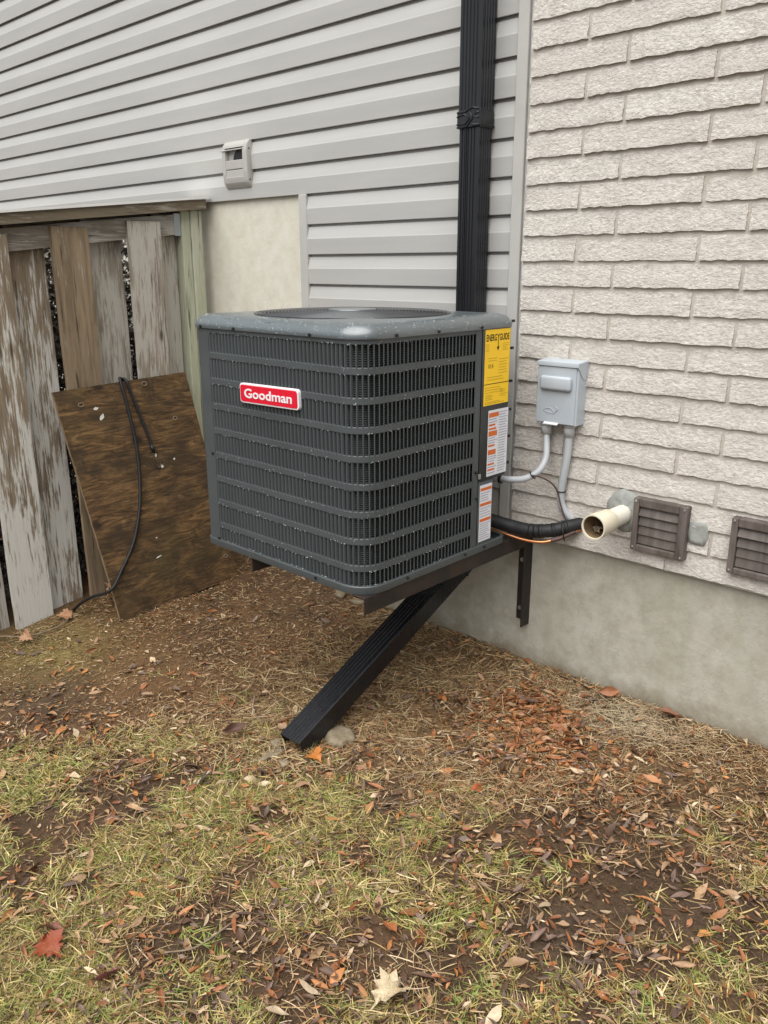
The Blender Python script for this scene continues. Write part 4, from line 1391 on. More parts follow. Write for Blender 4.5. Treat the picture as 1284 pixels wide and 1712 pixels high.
# ------------------------------------------------------------------ fence
fn = thing('fence', 'weathered shadowbox board fence with peeling paint meeting the house', 'fence', (-3.29, -0.10, -0.02))
SL = 0.104
def slope_box(name, x0, x1, y0, y1, zt_at, h_, mat, bevel=0.003, seg_=10, wob=0.002):
    """beam along y whose top follows zt_at(y)"""
    b_ = bmesh.new()
    rows_ = []
    for i in range(seg_ + 1):
        y = y0 + (y1 - y0) * i / seg_
        zt_ = zt_at(y) + random.uniform(-wob, wob)
        rows_.append([b_.verts.new((x, y, z)) for x, z in ((x0, zt_ - h_), (x1, zt_ - h_), (x1, zt_), (x0, zt_))])
    for i in range(seg_):
        for kx in range(4):
            b_.faces.new((rows_[i][kx], rows_[i][(kx + 1) % 4], rows_[i + 1][(kx + 1) % 4], rows_[i + 1][kx]))
    b_.faces.new(rows_[0][::-1]); b_.faces.new(rows_[-1])
    bmesh.ops.recalc_face_normals(b_, faces=list(b_.faces))
    return link(name, bm_mesh(name, b_), mat, fn)
FY1 = -2.9
slope_box('cap_board', -3.385, -3.222, FY1, -0.045, lambda y: 1.670 + SL * (y + .036), 0.040, M_WOOD_CAP)
slope_box('cap_flashing', -3.392, -3.214, FY1, -0.030, lambda y: 1.6795 + SL * (y + .036), 0.009, M_FLASH, wob=0.0006)
slope_box('rail', -3.302, -3.264, FY1, -0.165, lambda y: 1.604 + SL * (y + .167), 0.084, M_WOOD_RAIL)
slope_box('slit_block_board', -3.345, -3.324, FY1, -0.160, lambda y: 1.631 + SL * (y + .036), 0.10, M_WOOD_RAIL)  # added board, blocks the light in the slit under the cap
box('rail_hanger', (-3.304, -0.190, 1.512), (-3.2615, -0.158, 1.606), M_GALV, fn, 0.001)
box('post', (-3.345, -0.110, -0.12), (-3.250, -0.052, 1.623), M_WOOD_POST, fn, 0.004)
box('nailer', (-3.345, -0.156, -0.12), (-3.258, -0.1105, 1.620), M_WOOD_POST, fn, 0.003)
def board(y0, w_, xf, ztop, zbot, mat, th=0.018, lean=0.0):
    n_ = 14
    V = []; F = []
    ph = random.random() * 6
    for i in range(n_ + 1):
        u = i / n_
        z = zbot + (ztop - zbot) * u
        bow = math.sin(u * 3.1 + ph) * 0.004 + lean * u
        e0 = random.uniform(-.0012, .0012); e1 = random.uniform(-.0012, .0012)
        tw = math.sin(ph + u * 2) * 0.003
        for yy, xx in ((y0 + e0, xf - th), (y0 + w_ + e1, xf - th), (y0 + w_ + e1, xf + tw), (y0 + e0, xf - tw)):
            V.append((xx + bow, yy, z))
    for i in range(n_):
        for kx in range(4):
            F.append((i * 4 + kx, i * 4 + (kx + 1) % 4, (i + 1) * 4 + (kx + 1) % 4, (i + 1) * 4 + kx))
    F.append((3, 2, 1, 0)); F.append(tuple(n_ * 4 + kx for kx in range(4)))
    me_ = mesh_from('board', V, F)
    return link('board', me_, mat, fn)
top_at = lambda y: 1.615 + SL * y
# front boards (this side of the rails)
for y0_, w_, m_ in ((-0.429, 0.156, M_WOOD_PALE), (-0.762, 0.158, M_WOOD_BROWN), (-1.098, 0.160, M_WOOD_MIX), (-1.43, 0.158, M_WOOD_MIX), (-1.76, 0.157, M_WOOD_BROWN), (-2.09, 0.158, M_WOOD_MIX), (-2.42, 0.158, M_WOOD_PALE), (-2.75, 0.157, M_WOOD_BROWN)):
    yc_ = y0_ + w_ / 2
    board(y0_, w_, -3.246, top_at(y0_) + random.uniform(-.004, .006), float(ground_h(-3.25, yc_)) - 0.012 + random.uniform(0, .02), m_)
# back boards (far side of the rails)
for y0_, w_, m_ in ((-0.275, 0.111, M_WOOD_PALE), (-0.604, 0.174, M_WOOD_PALE), (-0.921, 0.150, M_WOOD_MIX), (-1.255, 0.15, M_WOOD_PALE), (-1.60, 0.15, M_WOOD_BROWN), (-1.93, 0.15, M_WOOD_MIX), (-2.26, 0.15, M_WOOD_MIX), (-2.59, 0.15, M_WOOD_MIX)):
    yc_ = y0_ + w_ / 2
    board(y0_, w_, -3.304, 1.632 + SL * y0_, float(ground_h(-3.3, yc_)) - 0.02 + random.uniform(0, .02), m_)
for y_, z_ in ((-0.40, 1.545), (-0.355, 1.543), (-0.305, 1.547)):
    cyl('nail_head', (-3.2465, y_, z_), (-3.2440, y_, z_), 0.0035, M_HOOK, fn, n=8)

# dry tangle on the far side of the fence, seen only through the gaps
nL = 60000
c_ = np.stack([rng.uniform(-4.3, -3.42, nL), rng.uniform(-1.9, -0.12, nL), rng.uniform(0, 1.50, nL)], 1)
u_ = rng.normal(size=(nL, 3)); u_ /= np.linalg.norm(u_, axis=1)[:, None]
v_ = np.cross(u_, rng.normal(size=(nL, 3))); v_ /= np.linalg.norm(v_, axis=1)[:, None]
s_ = rng.uniform(0.010, 0.028, (nL, 1))
q_ = np.stack([c_ - u_ * s_, c_ + v_ * s_ * .4, c_ + u_ * s_, c_ - v_ * s_ * .4], 1).reshape(-1, 3)
base_c = np.array([[0.10, 0.09, 0.08], [0.13, 0.115, 0.10], [0.075, 0.068, 0.06], [0.17, 0.15, 0.13]])[rng.integers(0, 4, nL)]
tag(link('shrub', mesh_np('shrub', q_, np.arange(nL * 4).reshape(-1, 4), np.repeat(base_c, 4, 0)), M_SHRUB), 'dark dry shrub seen through the gaps between the fence boards', 'shrub')
nT = 26
for i in range(0):
    pass

# ------------------------------------------------------------------ plywood sheet and cord
pb = [Vector((-2.952, -0.790, -0.036)), Vector((-2.952, -0.180, -0.004)), Vector((-3.205, -0.222, 0.928)), Vector((-3.205, -0.848, 0.904))]
nrm = (pb[1] - pb[0]).cross(pb[3] - pb[0]).normalized()
if nrm.x < 0:
    nrm = -nrm
ply = thing('plywood_sheet', 'dark weathered plywood sheet leaning on the fence', 'plywood', (-3.06, -0.5, -0.02))
nU, nV = 22, 30
V = []; F = []
for j in range(nV + 1):
    for i in range(nU + 1):
        u, v = i / nU, j / nV
        p = pb[0].lerp(pb[1], u).lerp(pb[3].lerp(pb[2], u), v)
        warp = 0.012 * math.sin(u * 3.14) * (v - 0.3) + 0.004 * math.sin(v * 5)
        if i in (0, nU):
            p = p + Vector((0, random.uniform(-.0012, .0012), 0))
        V.append(p + nrm * warp)
for j in range(nV):
    for i in range(nU):
        a_ = j * (nU + 1) + i
        F.append((a_, a_ + 1, a_ + nU + 2, a_ + nU + 1))
nF = len(V)
V += [p - nrm * 0.014 for p in V]
F += [tuple(nF + q for q in f[::-1]) for f in F]
link('sheet', mesh_from('sheet', V, F, True), M_PLY, ply)
rim = [i for i in range(nU + 1)] + [(j + 1) * (nU + 1) - 1 for j in range(1, nV + 1)] + [nV * (nU + 1) + i for i in range(nU - 1, -1, -1)] + [j * (nU + 1) for j in range(nV - 1, 0, -1)]
V2 = [V[i] for i in rim] + [V[nF + i] for i in rim]
m_ = len(rim)
link('sheet_edge', mesh_from('sheet_edge', V2, [(i, (i + 1) % m_, m_ + (i + 1) % m_, m_ + i) for i in range(m_)]), M_PLYEDGE, ply)
def on_ply(u, v, d=0.0):
    p = pb[0].lerp(pb[1], u).lerp(pb[3].lerp(pb[2], u), v)
    return p + nrm * (0.012 * math.sin(u * 3.14) * (v - 0.3) + 0.004 * math.sin(v * 5) + d)
rk = random.Random(2)
for (u, v, s1, s2, ang) in ((0.25, 0.905, .012, .007, .2), (0.275, 0.865, .020, .009, 1.0), (0.585, 0.655, .009, .005, 1.2), (0.61, 0.60, .008, .008, .3), (0.40, 0.215, .016, .004, .2), (0.42, 0.30, .006, .003, .5), (0.72, 0.62, .006, .006, 0)):
    A_ = (pb[1] - pb[0]).normalized(); B_ = nrm.cross(A_)
    V = []
    for i in range(9):
        t = 2 * math.pi * i / 9
        rx_, ry_ = s1 * rk.uniform(.6, 1.1) * math.cos(t), s2 * rk.uniform(.6, 1.1) * math.sin(t)
        V.append(on_ply(u, v, 0.0012) + A_ * (rx_ * math.cos(ang) - ry_ * math.sin(ang)) + B_ * (rx_ * math.sin(ang) + ry_ * math.cos(ang)))
    link('paint_fleck', mesh_from('paint_fleck', V, [tuple(range(9))]), M_CHIPPAINT, ply)
for (u, v, r_) in ((0.815, 0.80, .011), (0.93, 0.115, .010), (0.16, 0.93, .012), (0.645, 0.975, .012)):
    pts = [on_ply(u, v, 0.001) + A_ * r_ * math.cos(t) + B_ * r_ * .7 * math.sin(t) for t in [2 * math.pi * i / 12 for i in range(13)]]
    link('knot', tube_mesh('knot', pts, 0.0025, 5), M_BRANCH, ply)
cd = thing('bungee_cord', 'black bungee cord draped over the plywood sheet', 'cord', (-3.2, -0.56, -0.03))
top_p = on_ply(0.475, 1.0, 0.0); top_q = on_ply(0.50, 1.0, 0.0)
cordpts = [top_q + Vector((-0.03, 0.01, -0.05)), top_q + Vector((-0.022, 0, 0.004)), top_p + Vector((-0.004, 0, 0.010)), on_ply(0.470, 0.965, 0.0075), on_ply(0.468, 0.86, 0.0075), on_ply(0.455, 0.72, 0.0075), on_ply(0.415, 0.58, 0.0075), on_ply(0.345, 0.44, 0.008), on_ply(0.235, 0.31, 0.009), on_ply(0.10, 0.215, 0.011), on_ply(-0.02, 0.15, 0.02), Vector((-3.06, -0.845, 0.065)), Vector((-3.13, -0.862, 0.025)), Vector((-3.20, -0.875, -0.030))]
tube('cord_strand', cordpts, 0.0066, M_RUBBER, cd, 8)
e2 = [top_q + Vector((-0.02, 0.02, -0.04)), top_q + Vector((-0.016, 0.006, 0.006)), on_ply(0.512, 0.995, 0.009), on_ply(0.525, 0.93, 0.0075), on_ply(0.548, 0.83, 0.0075), on_ply(0.565, 0.735, 0.0075), on_ply(0.568, 0.695, 0.0075)]
tube('cord_strand', e2, 0.0064, M_RUBBER, cd, 8)
cyl('end_ferrule', on_ply(0.567, 0.703, 0.0085), on_ply(0.570, 0.672, 0.0085), 0.0090, M_RUBBER, cd, 0.0075, 12)
hk = [on_ply(0.570, 0.674, 0.008), on_ply(0.556, 0.645, 0.005), on_ply(0.556, 0.612, 0.004), on_ply(0.578, 0.597, 0.004), on_ply(0.600, 0.610, 0.004), on_ply(0.604, 0.635, 0.006)]
tube('wire_hook', hk, 0.0019, M_HOOK, cd, 7)

# ------------------------------------------------------------------ lawn, straw, litter (stuff) and single leaves
def strips(n, px, py, length, width, yaw, lift, curl, colA, seg=3, taper=True, z0=0.0, roll=None):
    """n ribbons: base at (px,py), direction yaw, initial lift angle, curl = change of lift along it"""
    s = np.linspace(0, 1, seg + 1)
    dirx, diry = np.cos(yaw), np.sin(yaw)
    pos = np.zeros((n, seg + 1, 3))
    pos[:, 0, 0] = px; pos[:, 0, 1] = py
    pos[:, 0, 2] = ground_h(px, py) + z0
    bend = rng.normal(0, 0.35, n)
    for i in range(1, seg + 1):
        an = lift + curl * s[i - 0] 
        yw = yaw + bend * s[i]
        st = length / seg
        pos[:, i, 0] = pos[:, i - 1, 0] + np.cos(yw) * np.cos(an) * st
        pos[:, i, 1] = pos[:, i - 1, 1] + np.sin(yw) * np.cos(an) * st
        pos[:, i, 2] = pos[:, i - 1, 2] + np.sin(an) * st
    # keep them above the soil
    gh = ground_h(pos[:, :, 0].ravel(), pos[:, :, 1].ravel()).reshape(n, seg + 1) + 0.0015
    pos[:, :, 2] = np.maximum(pos[:, :, 2], gh + z0 if np.isscalar(z0) else gh + np.asarray(z0)[:, None])
    roll = rng.uniform(-0.9, 0.9, n) if roll is None else roll
    side = np.stack([-diry * np.cos(roll), dirx * np.cos(roll), np.sin(roll)], 1)
    wprof = (1 - s ** 1.8 * 0.92) if taper else (1 - 0.25 * np.abs(s - .5))
    off = side[:, None, :] * (np.asarray(width)[:, None, None] * wprof[None, :, None]) / 2
    V = np.stack([pos - off, pos + off], 2).reshape(n, -1, 3)
    per = (seg + 1) * 2
    f = np.array([[2 * i, 2 * i + 1, 2 * i + 3, 2 * i + 2] for i in range(seg)])
    F = (np.arange(n)[:, None, None] * per + f[None]).reshape(-1, 4)
    cols = np.repeat(colA, per, 0)
    return V.reshape(-1, 3), F, cols
def pick(n, dens, x0=-3.24, x1=0.0, y0=-2.05, y1=-0.012, over=6):
    xs = []; ys = []; tot = 0
    while tot < n:
        x = rng.uniform(x0, x1, n * over); y = rng.uniform(y0, y1, n * over)
        keep = rng.random(n * over) < dens(x, y)
        # leave out what the picture cannot show: nearer than the lower frame edge
        keep &= (1.15 * (-y) + x * -0.0 < 2.4)
        xs.append(x[keep]); ys.append(y[keep]); tot += keep.sum()
    return np.concatenate(xs)[:n], np.concatenate(ys)[:n]
def palette(n, cols, weights, jit=0.18):
    cols = np.array(cols); wts = np.array(weights, float); wts /= wts.sum()
    c = cols[rng.choice(len(cols), n, p=wts)]
    return c * (1 + rng.uniform(-jit, jit, (n, 1))) * (1 + rng.uniform(-.06, .06, (n, 3)))
def d_grass(x, y):
    gs = grass_side(x, y)
    n = fbm(x, y, 6, 3)
    d = np.clip((gs + 0.02) / 0.22, 0, 1)
    right = np.clip((x + 1.45) / 0.5, 0, 1)
    patch = np.clip((n - (0.405 + 0.10 * right)) * 9, 0.03, 1)
    d = d * patch * (1 - 0.62 * right)
    d = d * np.clip(1 - 1.3 * mudspots(x, y), 0, 1)
    d = np.maximum(d, 0.30 * blob(x, y, -1.88, -0.90, 0.16, 0.13) + 0.12 * blob(x, y, -2.2, -0.75, 0.05) + 0.1 * blob(x, y, -2.45, -0.9, 0.05))
    return np.clip(d, 0, 1)
# grass in tufts
nt = 4700
tx, ty = pick(nt, d_grass)
per = rng.integers(9, 24, nt)
bx_ = np.repeat(tx, per); by_ = np.repeat(ty, per); nb = len(bx_)
bx_ = bx_ + rng.normal(0, 0.011, nb); by_ = np.minimum(by_ + rng.normal(0, 0.011, nb), -0.008)
tuftyaw = np.repeat(rng.uniform(0, 6.28, nt), per)
hue = np.repeat(rng.random(nt), per)
colg = palette(nb, [(0.35, 0.265, 0.09), (0.25, 0.205, 0.055), (0.165, 0.18, 0.038), (0.47, 0.375, 0.18), (0.125, 0.082, 0.036)], [3.2, 2.6, 1.6, 2.2, 3.0], 0.3)
gmix = np.clip((hue - 0.76) * 5, 0, 0.7)[:, None]
colg = colg * (1 - gmix) + np.array([0.17, 0.235, 0.045]) * gmix
V, F, cc = strips(nb, bx_, by_, rng.uniform(0.018, 0.055, nb), rng.uniform(0.0016, 0.0038, nb), tuftyaw + rng.normal(0, 1.1, nb), rng.uniform(0.0, 0.85, nb), rng.uniform(-1.3, 0.1, nb), colg, 3)
tag(link('lawn_grass', mesh_np('lawn_grass', V, F, cc), M_GRASS), 'thin yellow green winter grass across the foreground', 'grass', kind='stuff')
# dead straw / thatch
def d_straw(x, y):
    gs = grass_side(x, y)
    n = fbm(x + 3, y, 7, 3)
    right = np.clip((x + 2.45) / 0.5, 0.10, 1)
    d = np.clip(1 - gs / 0.25, 0.0, 1) * right * np.clip((n - 0.32) * 5, 0.15, 1)
    d = np.maximum(d, 0.22 * np.clip((gs) / 0.2, 0, 1) * np.clip((n - 0.42) * 5, 0, 1))
    d = np.maximum(d, 1.3 * blob(x, y, -1.02, -0.12, 0.19, 0.10))
    return np.clip(d * (1 - 0.8 * np.clip(mudspots(x, y), 0, 1)), 0, 1)
nsw = 34000
sx, sy = pick(nsw, d_straw)
cl_ = palette(nsw, [(0.30, 0.195, 0.092), (0.205, 0.122, 0.054), (0.40, 0.29, 0.155), (0.12, 0.07, 0.033), (0.50, 0.39, 0.24)], [3, 3, 2, 2, .8])
pale = blob(sx, sy, -1.02, -0.12, 0.20, 0.10)[:, None] * 0.75
cl_ = cl_ * (1 - pale) + np.array([0.43, 0.355, 0.235]) * pale * (0.8 + 0.4 * rng.random((nsw, 1)))
V, F, cc = strips(nsw, sx, sy, rng.uniform(0.016, 0.072, nsw) * np.where(sx > -2.2, 1, .55), rng.uniform(0.0011, 0.0024, nsw), rng.uniform(0, 6.28, nsw), rng.uniform(-0.05, 0.35, nsw), rng.uniform(-0.7, 0.1, nsw), cl_, 4, False, rng.uniform(0, 0.009, nsw))
V[:, 1] = np.minimum(V[:, 1], -0.006)
tag(link('dead_straw', mesh_np('dead_straw', V, F, cc), M_STRAW), 'matted dead straw and thatch along the foundation', 'straw', kind='stuff')
# short chips and husks on the bare ground
nch = 22000
cx_, cy_ = pick(nch, lambda x, y: np.clip(np.clip(1 - grass_side(x, y) / 0.5, 0.25, 1) * np.clip((fbm(x, y + 7, 9, 3) - 0.30) * 4, 0.2, 1), 0, 1))
cl_ = palette(nch, [(0.26, 0.165, 0.08), (0.155, 0.09, 0.042), (0.36, 0.255, 0.145), (0.09, 0.052, 0.027), (0.24, 0.11, 0.045), (0.44, 0.35, 0.225)], [3, 3, 2, 2, 1.4, .7])
mo = blob(cx_, cy_, -2.98, -1.10, 0.28, 0.22)[:, None] * 0.7
cl_ = cl_ * (1 - mo) + np.array([0.30, 0.235, 0.095]) * mo
V, F, cc = strips(nch, cx_, cy_, rng.uniform(0.006, 0.026, nch), rng.uniform(0.0018, 0.0050, nch), rng.uniform(0, 6.28, nch), rng.uniform(-0.1, 0.3, nch), rng.uniform(-0.5, 0.3, nch), cl_, 2, True, rng.uniform(0, 0.004, nch))
V[:, 1] = np.minimum(V[:, 1], -0.006)
tag(link('ground_chips', mesh_np('ground_chips', V, F, cc), M_STRAW), 'small brown husks and chips strewn over the bare earth', 'debris', kind='stuff')
# leaf litter: narrow little leaves
def leaf_shape(kind, r):
    """returns verts, faces (quads/tris as tuples) in unit length, x along the midrib, folded and curled"""
    V = []; F = []
    if kind < 4:
        w_ = r.uniform(0.11, 0.25)
        base_ = [(-0.5, 0.03), (-0.36, 0.55), (-0.18, 0.92), (0.02, 1.0), (0.2, 0.78), (0.36, 0.42), (0.5, 0.04)]
        fold, curl, tw = r.uniform(-0.2, 0.9), r.uniform(-1.1, 1.3), r.uniform(-1.0, 1.0)
        side_b = r.uniform(-0.25, 0.25)
        for x, hw in base_:
            z = curl * x * x * 0.55
            a_ = tw * x
            for s in (-1, 0, 1):
                y = s * hw * w_ * r.uniform(0.72, 1.12) * math.cos(fold)
                zz = z + abs(s) * hw * w_ * math.sin(fold) + r.uniform(-.015, .015)
                V.append((x + r.uniform(-.02, .02), y * math.cos(a_) + side_b * x * x, zz + y * math.sin(a_)))
        for i in range(len(base_) - 1):
            for kx in range(2):
                F.append((i * 3 + kx, i * 3 + kx + 1, (i + 1) * 3 + kx + 1, (i + 1) * 3 + kx))
        return V, F
    if kind == 4:      # lobed
        half = [(-.45, .02), (-.38, .16), (-.42, .31), (-.22, .27), (-.10, .47), (.0, .33), (.11, .40), (.13, .20), (.28, .25), (.31, .10), (.52, .01)]
    else:              # plain broad leaf
        half = [(-.5, .012), (-.40, .10), (-.27, .19), (-.1, .255), (.08, .25), (.24, .18), (.38, .09), (.52, .01)]
    curl, fold, tw = r.uniform(-0.9, 1.4), r.uniform(0.15, 0.75), r.uniform(-0.8, 0.8)
    ph = [r.uniform(0, 6) for _ in range(4)]
    cols = []
    for side in (1, -1):
        for fr_ in (0.33, 0.66, 1.0):
            cols.append([(x + (r.uniform(-.025, .025) if fr_ == 1 else 0), side * y * fr_ * r.uniform(.9, 1.08)) for x, y in half])
    spine = [(x, 0.0) for x, y in half]
    lines = [cols[2], cols[1], cols[0], spine, cols[3], cols[4], cols[5]]
    m_ = len(half)
    for ln in lines:
        for x, y in ln:
            z = curl * x * x * 0.6 + abs(y) * math.sin(fold) + 0.045 * math.sin(x * 11 + ph[0]) * math.sin(y * 13 + ph[1]) + 0.02 * math.sin(x * 29 + y * 23 + ph[2])
            a_ = tw * x
            V.append((x, y * math.cos(fold) * math.cos(a_), z + y * math.sin(a_)))
    for i in range(6):
        for j in range(m_ - 1):
            F.append((i * m_ + j, i * m_ + j + 1, (i + 1) * m_ + j + 1, (i + 1) * m_ + j))
    b0 = len(V)
    V += [(-0.46, -0.010, V[3 * m_][2]), (-0.46, 0.010, V[3 * m_][2]), (-0.80, 0.02, 0.03), (-0.80, 0.034, 0.03)]
    F.append((b0, b0 + 1, b0 + 3, b0 + 2))
    return V, F
rl = random.Random(21)
shapes = [leaf_shape(i % 4, rl) for i in range(24)]
def d_leaf(x, y):
    gs = grass_side(x, y)
    n = fbm(x + 5, y - 2, 5, 3)
    d = 0.10 + 0.0 * x
    d = d + 0.50 * np.clip((gs + 0.35) / 0.3, 0, 1) * np.clip((n - 0.33) * 4, 0.30, 1)
    d = d + 0.30 * np.clip((x + 1.6) / 0.4, 0, 1) * np.clip((gs + 0.3) / 0.3, 0, 1)
    d = d + 1.1 * blob(x, y, -1.27, -0.27, 0.16, 0.13) + 0.35 * blob(x, y, -1.15, -0.45, 0.25, 0.14) + 0.9 * np.exp(y / 0.05) * (x > -2.3)
    d = d + 0.3 * blob(x, y, -2.4, -1.25, 0.35, 0.15)
    return np.clip(d, 0, 1)
LEAFC = {'tan': (0.30, 0.180, 0.095), 'rust': (0.22, 0.082, 0.031), 'dark': (0.085, 0.047, 0.028), 'purple': (0.14, 0.090, 0.068), 'orange': (0.34, 0.140, 0.045), 'pale': (0.45, 0.34, 0.22)}
def leaf_colour_at(x, y, r):
    rust = math.exp(-(((x + 1.22) / .30) ** 2 + ((y + .32) / .22) ** 2))
    if r.random() < rust * 0.85:
        return r.choice(['rust', 'rust', 'orange'])
    if x > -1.4 and y < -0.55:
        return r.choices(['tan', 'rust', 'dark', 'purple', 'orange', 'pale'], [2.6, 2.6, 3.6, 2.0, 0.7, 0.6])[0]
    return r.choices(['tan', 'rust', 'dark', 'purple', 'orange', 'pale'], [3.4, 2.6, 2.2, 1.3, 1.0, 1.0])[0]
nl = 12500
lx, ly = pick(nl - 2000, d_leaf)
lx = np.concatenate([lx, rng.normal(-1.28, 0.11, 1100), rng.normal(-1.15, 0.22, 900)])
ly = np.concatenate([ly, np.minimum(rng.normal(-0.27, 0.085, 1100), -.03), np.minimum(rng.normal(-0.43, 0.10, 900), -.03)])
Vs = []; Fs = []; Cs = []; vo = 0
def leaf_matrix(x, y, L, r, zoff=0.004, tilt=0.35):
    z = float(ground_h(x, y)) + zoff
    return Matrix.Translation((x, min(y, -0.02), z)) @ Matrix.Rotation(r.uniform(0, 6.28), 4, 'Z') @ Matrix.Rotation(r.gauss(0, tilt), 4, 'X') @ Matrix.Rotation(r.gauss(0, tilt * .6), 4, 'Y') @ Matrix.Scale(L, 4)
shn = [(np.array([(a, b, c, 1.0) for a, b, c in v]), np.array(f)) for v, f in shapes]
for i in range(nl):
    v4, f = shn[rl.randrange(len(shn))]
    m = np.array(leaf_matrix(lx[i], ly[i], min(0.055, 0.013 + rl.expovariate(1 / 0.011)), rl, rl.uniform(0.002, 0.012), 0.45))
    Vs.append((v4 @ m.T)[:, :3]); Fs.append(f + vo); vo += len(v4)
    c = np.array(LEAFC[leaf_colour_at(lx[i], ly[i], rl)]) * rl.uniform(0.7, 1.25)
    Cs.append(np.tile(c, (len(v4), 1)))
V = np.concatenate(Vs); V[:, 1] = np.minimum(V[:, 1], -0.007)
tag(link('leaf_litter', mesh_np('leaf_litter', V, np.concatenate(Fs), np.concatenate(Cs), True), M_LITTER), 'small brown leaf litter scattered over the lawn and mud', 'leaf litter', kind='stuff')
# the 280 leaves that show largest, one by one
shape_me = []
for v, f in shapes:
    me_ = mesh_from('fallen_leaf', v, f, True); me_.materials.append(M_LEAF); shape_me.append(me_)
cx_, cy_ = pick(300, lambda x, y: d_leaf(x, y) * np.clip((-y - 0.45 - 0.0 * x) / 0.5, 0.05, 1) * np.where((x > -2.2 + (-y - 1.3) * 1.4) & (x < -0.25), 1, 0.03))
NAMES = {'tan': 'tan', 'rust': 'rust red', 'dark': 'dark brown', 'purple': 'purplish brown', 'orange': 'orange', 'pale': 'pale'}
for i in range(262):
    cn = leaf_colour_at(cx_[i], cy_[i], rl)
    o = link('fallen_leaf', rl.choice(shape_me), M_LEAF, None, leaf_matrix(cx_[i], cy_[i], rl.uniform(0.026, 0.047), rl, rl.uniform(0.006, 0.013), 0.3))
    c = LEAFC[cn]; s = rl.uniform(0.75, 1.2)
    o.color = (c[0] * s, c[1] * s, c[2] * s, 1)
    x_, y_ = float(cx_[i]), float(cy_[i])
    if blob(x_, y_, -1.27, -0.27, 0.2, 0.16) > 0.3:
        where = 'in the rust coloured leaf patch by the foundation'
    elif grass_side(x_, y_) < 0.02:
        where = 'on the bare brown earth left of the downspout' if x_ < -1.75 else 'on the straw between the foundation and the lawn'
    elif mudspots(x_, y_) > 0.35:
        where = 'on the bare wet mud in the left lawn' if x_ < -1.5 else 'on the bare wet mud in the right lawn'
    elif 0.78 * x_ - 0.62 * y_ < -0.62:
        where = 'in the grass at the left edge of the lawn'
    elif 0.78 * x_ - 0.62 * y_ < -0.22:
        where = 'in the middle of the lawn in front of the condenser'
    else:
        where = 'in the patchy grass at the right of the lawn'
    tag(o, 'small narrow %s leaf %s' % (NAMES[cn], where), 'leaf', 'small %s leaves %s' % (NAMES[cn], where))
# larger leaves that one can single out
def hero(x, y, L, kind, col, label, seed, tilt=0.15, zoff=0.012, yaw=None):
    r = random.Random(seed)
    v, f = leaf_shape(kind, r)
    me_ = mesh_from('broad_leaf', v, f, True); me_.materials.append(M_LEAF)
    m = leaf_matrix(x, y, L, r, zoff, tilt)
    o = link('broad_leaf', me_, M_LEAF, None, m)
    o.color = (*col, 1)
    return tag(o, label, 'leaf', 'broad fallen leaves')
hero(-0.906, -1.356, 0.105, 4, (0.52, 0.42, 0.27), 'large pale cream lobed leaf at the bottom edge of the photo', 1)
hero(-1.92, -0.985, 0.085, 5, (0.10, 0.048, 0.032), 'dark brown curled leaf left of the downspout end', 2, 0.5, 0.03)
hero(-1.63, -0.90, 0.075, 4, (0.46, 0.17, 0.04), 'bright orange lobed leaf just right of the downspout end', 3, 0.4, 0.02)
hero(-1.563, -1.766, 0.085, 4, (0.24, 0.055, 0.022), 'dark red leaf near the lower left corner', 4, 0.35, 0.02)
hero(-1.610, -1.742, 0.070, 5, (0.20, 0.085, 0.06), 'maroon leaf beside the dark red leaf at lower left', 14, 0.35, 0.02)
hero(-1.393, -1.721, 0.068, 5, (0.15, 0.05, 0.045), 'purple red glossy leaf at the lower left near the bottom edge', 5, 0.3, 0.02)
hero(-0.809, -0.371, 0.060, 5, (0.42, 0.20, 0.09), 'orange brown leaf lying flat near the right edge', 6, 0.25, 0.015)
hero(-1.17, -0.70, 0.060, 5, (0.36, 0.10, 0.035), 'red orange leaf on the mud right of center', 7, 0.3, 0.015)
hero(-1.55, -1.02, 0.055, 5, (0.30, 0.16, 0.09), 'tan leaf between the downspout end and the bare mud', 8, 0.3, 0.015)
hero(-1.79, -1.19, 0.075, 5, (0.50, 0.45, 0.40), 'curled whitish grey leaf on the grass left of center', 9, 0.55, 0.02)
hero(-1.83, -0.86, 0.060, 5, (0.33, 0.21, 0.125), 'light brown leaf leaning near the open downspout end', 10, 0.5, 0.02)
hero(-1.02, -1.23, 0.060, 5, (0.34, 0.12, 0.045), 'rusty leaf in the grass near the bottom center', 11, 0.3, 0.015)
hero(-3.10, -1.12, 0.075, 4, (0.40, 0.23, 0.13), 'light brown dry leaf at the foot of the left fence boards', 12, 0.6, 0.03)
hero(-3.16, -0.93, 0.070, 4, (0.36, 0.185, 0.09), 'brown leaf by the bungee cord end', 13, 0.5, 0.02)
hero(-3.19, -0.70, 0.090, 4, (0.36, 0.20, 0.11), 'crumpled brown leaf caught in the fence gap behind the plywood', 15, 1.0, 0.05)
hero(-1.12, -0.05, 0.070, 5, (0.32, 0.13, 0.06), 'rust leaf leaning against the concrete foundation', 16, 0.8, 0.03)
hero(-0.92, -0.045, 0.080, 5, (0.22, 0.10, 0.055), 'dark brown leaf against the foundation right of the straw tuft', 17, 0.6, 0.02)
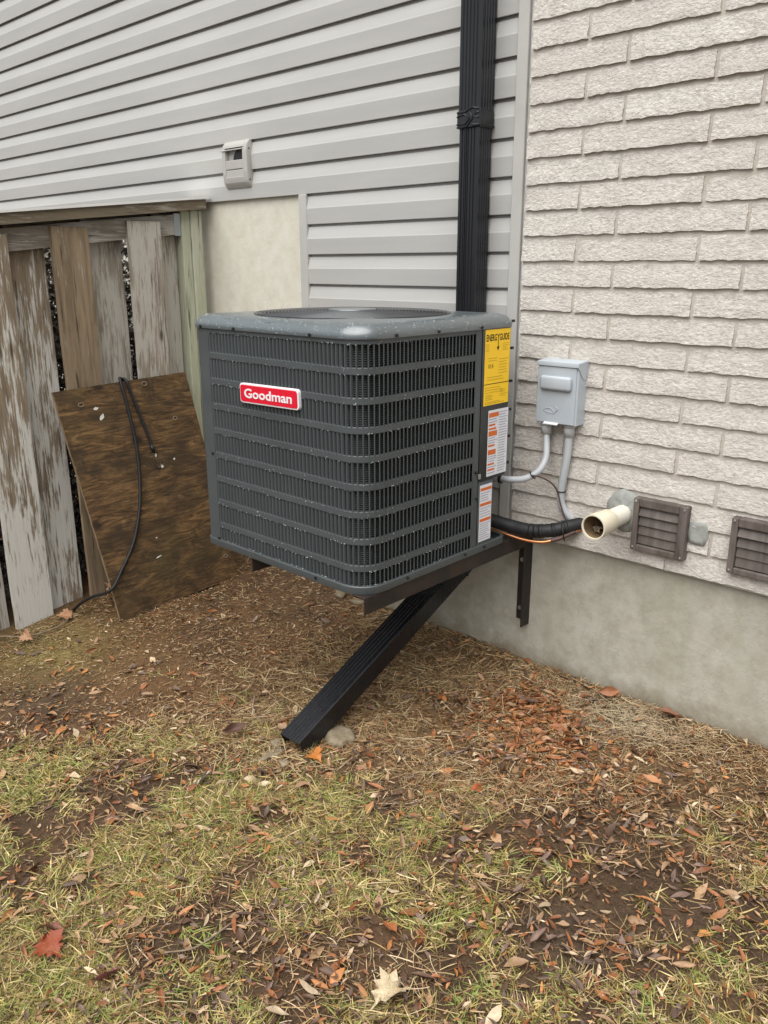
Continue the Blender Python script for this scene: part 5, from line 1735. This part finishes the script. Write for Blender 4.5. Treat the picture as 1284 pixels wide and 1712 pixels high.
# stones
def stone(x, y, s, label, seed, sink=0.4):
    b_ = bmesh.new(); bmesh.ops.create_icosphere(b_, subdivisions=3, radius=1.0)
    r = random.Random(seed); ox = r.random() * 40
    for v in b_.verts:
        n_ = 1 + 0.9 * (float(fbm(v.co.x + ox, v.co.y + v.co.z * 0.7, 1.1, 3)) - 0.5)
        v.co = Vector((v.co.x * s[0], v.co.y * s[1], v.co.z * s[2])) * n_
        v.co.z = min(v.co.z, s[2] * 0.75)
    z = float(ground_h(x, y)) + s[2] * (1 - 2 * sink) * 0.5
    m = Matrix.Translation((x, y, z)) @ Matrix.Rotation(r.uniform(0, 3), 4, 'Z')
    return tag(link('stone', bm_mesh('stone', b_, True), M_STONE, None, m), label, 'stone', 'stones in the lawn')
stone(-1.655, -0.775, (0.062, 0.046, 0.026), 'pale flat stone under the right side of the downspout extension', 1)
stone(-1.795, -0.915, (0.022, 0.017, 0.014), 'small tan stone at the left lip of the downspout', 2, 0.3)
stone(-1.765, -0.955, (0.040, 0.022, 0.013), 'elongated brown stone in front of the downspout mouth', 3, 0.3)
stone(-1.700, -0.965, (0.020, 0.016, 0.012), 'small grey stone right below the downspout corner', 4, 0.3)
stone(-2.42, -0.035, (0.050, 0.020, 0.015), 'white stone chip by the wall behind the condenser', 6, 0.25)
stone(-2.30, -0.045, (0.035, 0.020, 0.012), 'smaller pale stone chip below the condenser front edge', 7, 0.25)
# twigs
def twig(pts, r, label):
    P_ = [Vector((x, y, float(ground_h(x, y)) + dz)) for x, y, dz in pts]
    return tag(link('twig', tube_mesh('twig', spline(P_, 6), r, 6), M_BRANCH), label, 'twig', 'twigs on the ground')
twig([(-3.23, -1.20, .02), (-3.12, -1.10, .018), (-3.10, -0.98, .02), (-3.16, -0.90, .015)], 0.003, 'thin pale twig lying along the foot of the fence')
twig([(-2.05, -0.80, .03), (-1.98, -0.86, .012), (-1.90, -0.88, .015)], 0.0022, 'thin twig left of the downspout end')
twig([(-1.36, -1.60, .01), (-1.31, -1.55, .02), (-1.30, -1.46, .015)], 0.002, 'thin straw like twig near the bottom center of the lawn')
